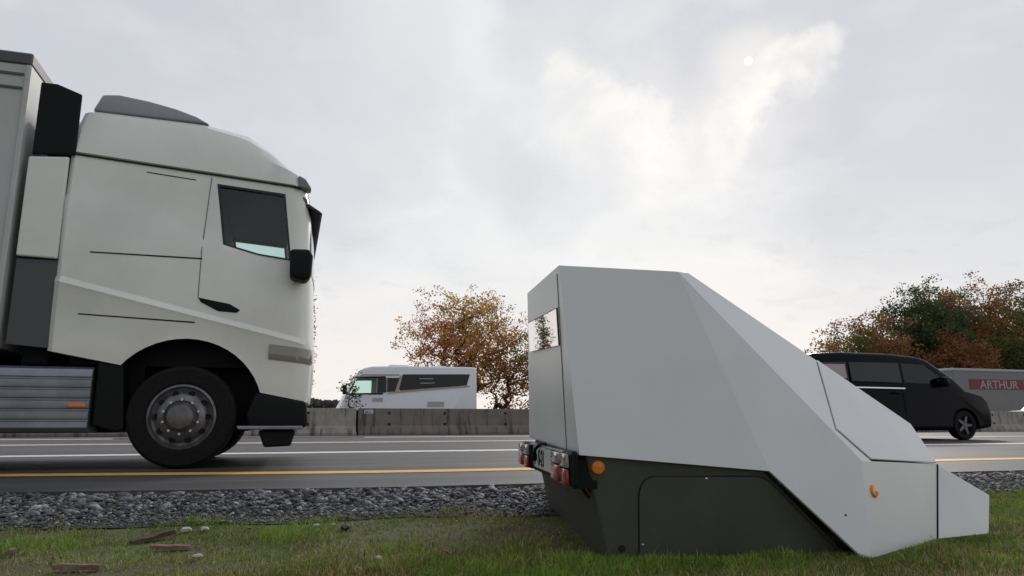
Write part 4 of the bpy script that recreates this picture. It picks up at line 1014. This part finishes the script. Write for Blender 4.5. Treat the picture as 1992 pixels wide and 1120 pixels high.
tree('broadleaf_tree', (62.0, 53, -.1), 8.4, 1.5, 3.2, 3.6, 360, 42, .21, [(.38, .18, .08), (.30, .15, .07)], 36, 'bright rust red small tree standing in front of the taller trees', grp, fill=.45, spread=.4)
tree('broadleaf_tree', (75.0, 60, -.1), 15.6, 2.6, 5.0, 6.6, 720, 40, .22, ORG, 34, 'tall orange tree above the lettered trailer', grp, fill=.45, spread=.42, trunk_r=.3)
tree('broadleaf_tree', (69.3, 54, -.1), 9.2, 2.2, 4.6, 4.2, 520, 42, .22, GRN, 37, 'dark green bushy tree under the tall orange tree', grp, fill=.45, spread=.42)
tree('broadleaf_tree', (81.5, 60, -.1), 16.6, 2.6, 4.6, 7.2, 640, 14, .27, MIX, 35, 'tree with thin bare twigs on top at the right end of the group', grp, fill=.5, spread=.36, trunk_r=.3)
tree('sapling', (2.1, 25.2, -.1), 2.5, .5, .38, .95, 40, 9, .075, [(.05, .06, .022), (.10, .06, .025)], 41, 'thin leafy sapling between the barrier and the motorhome front', trunk_r=.025, twig=.005, spread=.08, fill=.7)
tree('bare_tree', (.95, 45, -.1), 8.6, .9, .46, 3.9, 200, 10, .11, [(.22, .16, .11), (.16, .11, .07)], 42, 'nearly bare pale brown tree mostly hidden by the lorry cab', trunk_r=.07, twig=.008, spread=.18, fill=.6)
tree('maple_tree', (-20.5, 60, -.1), 9, 2, 4, 3.8, 240, 8, .17, RUST, 43, 'thin brown tree glimpsed through the gap under the trailer', trunk_r=.2)

# distant wood on the horizon
def wood():
    r = np.random.default_rng(5); n = 26000
    X = r.uniform(-95, 26, n); top = 5.0 + 3.0 * fbm(X, X * 0, .05) + 1.2 * vnoise(X, X * 0 + 4, .4); top = top * np.clip((28 - X) / 12, 0.15, 1)
    Z = top * r.random(n) ** .7; Y = 255 + r.normal(0, 5, n)
    C = np.stack([X, Y, Z], 1); s = r.uniform(.5, 1.2, n)
    u = r.normal(size=(n, 3)); u /= np.linalg.norm(u, axis=1)[:, None]; w = np.cross(u, r.normal(size=(n, 3))); w /= np.linalg.norm(w, axis=1)[:, None]
    V = np.stack([C - u * s[:, None] * .6, C + w * s[:, None] * .5, C + u * s[:, None] * .6, C - w * s[:, None] * .5], 1).reshape(-1, 3)
    col = np.array([.085, .092, .085]) * r.uniform(.6, 1.3, (n, 1))
    o = np_mesh('far_wood', V, np.arange(n * 4), 4, 'leaf', np.repeat(col, 4, 0)); tag(o, 'low dull green wood on the horizon left of the motorhome', 'wood', kind='stuff')
wood()

# ================================================================ SMALL THINGS ON THE GRASS
def gp(x, y, dz=0.0): return (x, y, float(gz(x, y)) + dz)
def stick(x, y, L, w, h, rz, m, label, tilt=.08, seed=0):
    r = random.Random(seed); root = MB(); n = 7; a = []
    for k in range(n):
        t = k / (n - 1) - .5; s = 1 - .35 * abs(t) * 2 * r.random(); jit = lambda q: q * r.uniform(.8, 1.15)
        a.append([(t * L, jit(-w / 2 * s), 0), (t * L + r.uniform(-.004, .004), jit(w / 2 * s), 0), (t * L, jit(w / 2.4 * s), jit(h)), (t * L + r.uniform(-.006, .006), jit(-w / 2.3 * s), jit(h * .9))])
    V = [p for q in a for p in q]; fs = [(0, 1, 2, 3), tuple((n - 1) * 4 + i for i in (3, 2, 1, 0))]
    for k in range(n - 1):
        for i in range(4): j = (i + 1) % 4; fs.append((k * 4 + i, k * 4 + j, k * 4 + 4 + j, k * 4 + 4 + i))
    root.add(V, fs, m); o = root.build('wood_piece'); o.location = gp(x, y, .012); o.rotation_euler = (0, tilt, rz); tag(o, label, 'wood', 'wood pieces on the grass')
stick(-.58, 3.93, .20, .055, .022, .5, 'wood', 'dark brown flat piece of bark raised at one end in the grass', -.16, 1)
stick(-.47, 3.66, .17, .040, .016, -.18, 'wood_pale', 'pale flat sliver of wood below the dark bark piece', .03, 2)
stick(-.76, 3.34, .17, .034, .020, -.22, 'wood_pale', 'pale split stick lying on bare soil near the lower edge', .03, 3)
stick(-1.10, 3.72, .10, .030, .018, 1.9, 'wood_pale', 'short pinkish brown chip at the far left of the verge', .05, 4)
def pebble(x, y, s, label, seed, m='pale_stone'):
    bm = bmesh.new(); bmesh.ops.create_icosphere(bm, subdivisions=2, radius=1); r = random.Random(seed)
    for v in bm.verts:
        k = 1 + r.uniform(-.16, .16); v.co = Vector((v.co.x * s * 1.35 * k, v.co.y * s * k, v.co.z * s * .62 * k))
    me = bpy.data.meshes.new('pebble'); bm.to_mesh(me); bm.free(); me.materials.append(M[m])
    o = bpy.data.objects.new('pebble', me); COL.objects.link(o); o.location = gp(x, y, s * .3 + .012); o.rotation_euler = (0, 0, r.random() * 6); tag(o, label, 'stone', 'pale stones lying in the grass')
pebble(-.46, 4.10, .022, 'whitish stone beside a second one near the gravel, left of the pair', 1)
pebble(-.37, 4.08, .020, 'whitish stone beside a second one near the gravel, right of the pair', 2)
pebble(-.33, 3.41, .017, 'small bright white stone in the grass right of the pale split stick', 3)
pebble(.18, 4.02, .014, 'cream stone in the middle of the verge close to the gravel', 4)
pebble(.265, 4.02, .010, 'tiny white stone beside the grey stone in the grass', 5)
pebble(.40, 3.18, .014, 'pale pinkish stone in a worn patch of grass near the lower edge', 6)
pebble(.32, 3.93, .026, 'grey stone half sunk in the middle of the verge', 7, 'stone')
def leaf(x, y, s, label, seed, pale=False):
    r = random.Random(seed); b = MB(); pts = [(-.5, 0), (-.25, .22), (-.12, .45), (.05, .25), (.28, .38), (.25, .12), (.55, .0), (.25, -.12), (.28, -.38), (.05, -.25), (-.12, -.45), (-.25, -.22)]
    V = [(0, 0, .12 * s)] + [(px * s, py * s, s * (.05 + .30 * abs(py) + .15 * r.random())) for px, py in pts]
    n = len(pts); b.add(V, [(0, 1 + i, 1 + (i + 1) % n) for i in range(n)], 'orange_leaf'); o = b.build('fallen_leaf', recalc=False)
    sd = o.modifiers.new('s', 'SOLIDIFY'); sd.thickness = .0012
    o.location = gp(x, y, .022); o.rotation_euler = (r.uniform(-.5, .2), r.uniform(-.4, .4), r.random() * 6); tag(o, label, 'leaf', 'fallen leaves on the grass')
leaf(.695, 3.23, .055, 'curled pinkish brown leaf in the grass left of the trailer base', 1)
leaf(1.03, 2.80, .034, 'small tan leaf by the lower edge below the trailer base', 2)
leaf(.90, 3.86, .034, 'dark brown leaf on the grass between gravel and trailer', 3)
leaf(-.50, 4.20, .036, 'orange leaf where grass and gravel meet', 4)
leaf(2.98, 2.52, .040, 'small orange brown leaf on the grass right of the trailer nose', 5)
leaf(.10, 3.55, .030, 'small rust leaf in the grass left of the middle', 7)
leaf(-.15, 3.95, .028, 'small yellowish brown leaf near the gravel left of the middle', 8)
leaf(2.62, 2.42, .032, 'curled brown leaf in front of the trailer nose', 9)
leaf(2.90, 2.95, .034, 'pale brown leaf on the grass behind the trailer nose', 6)
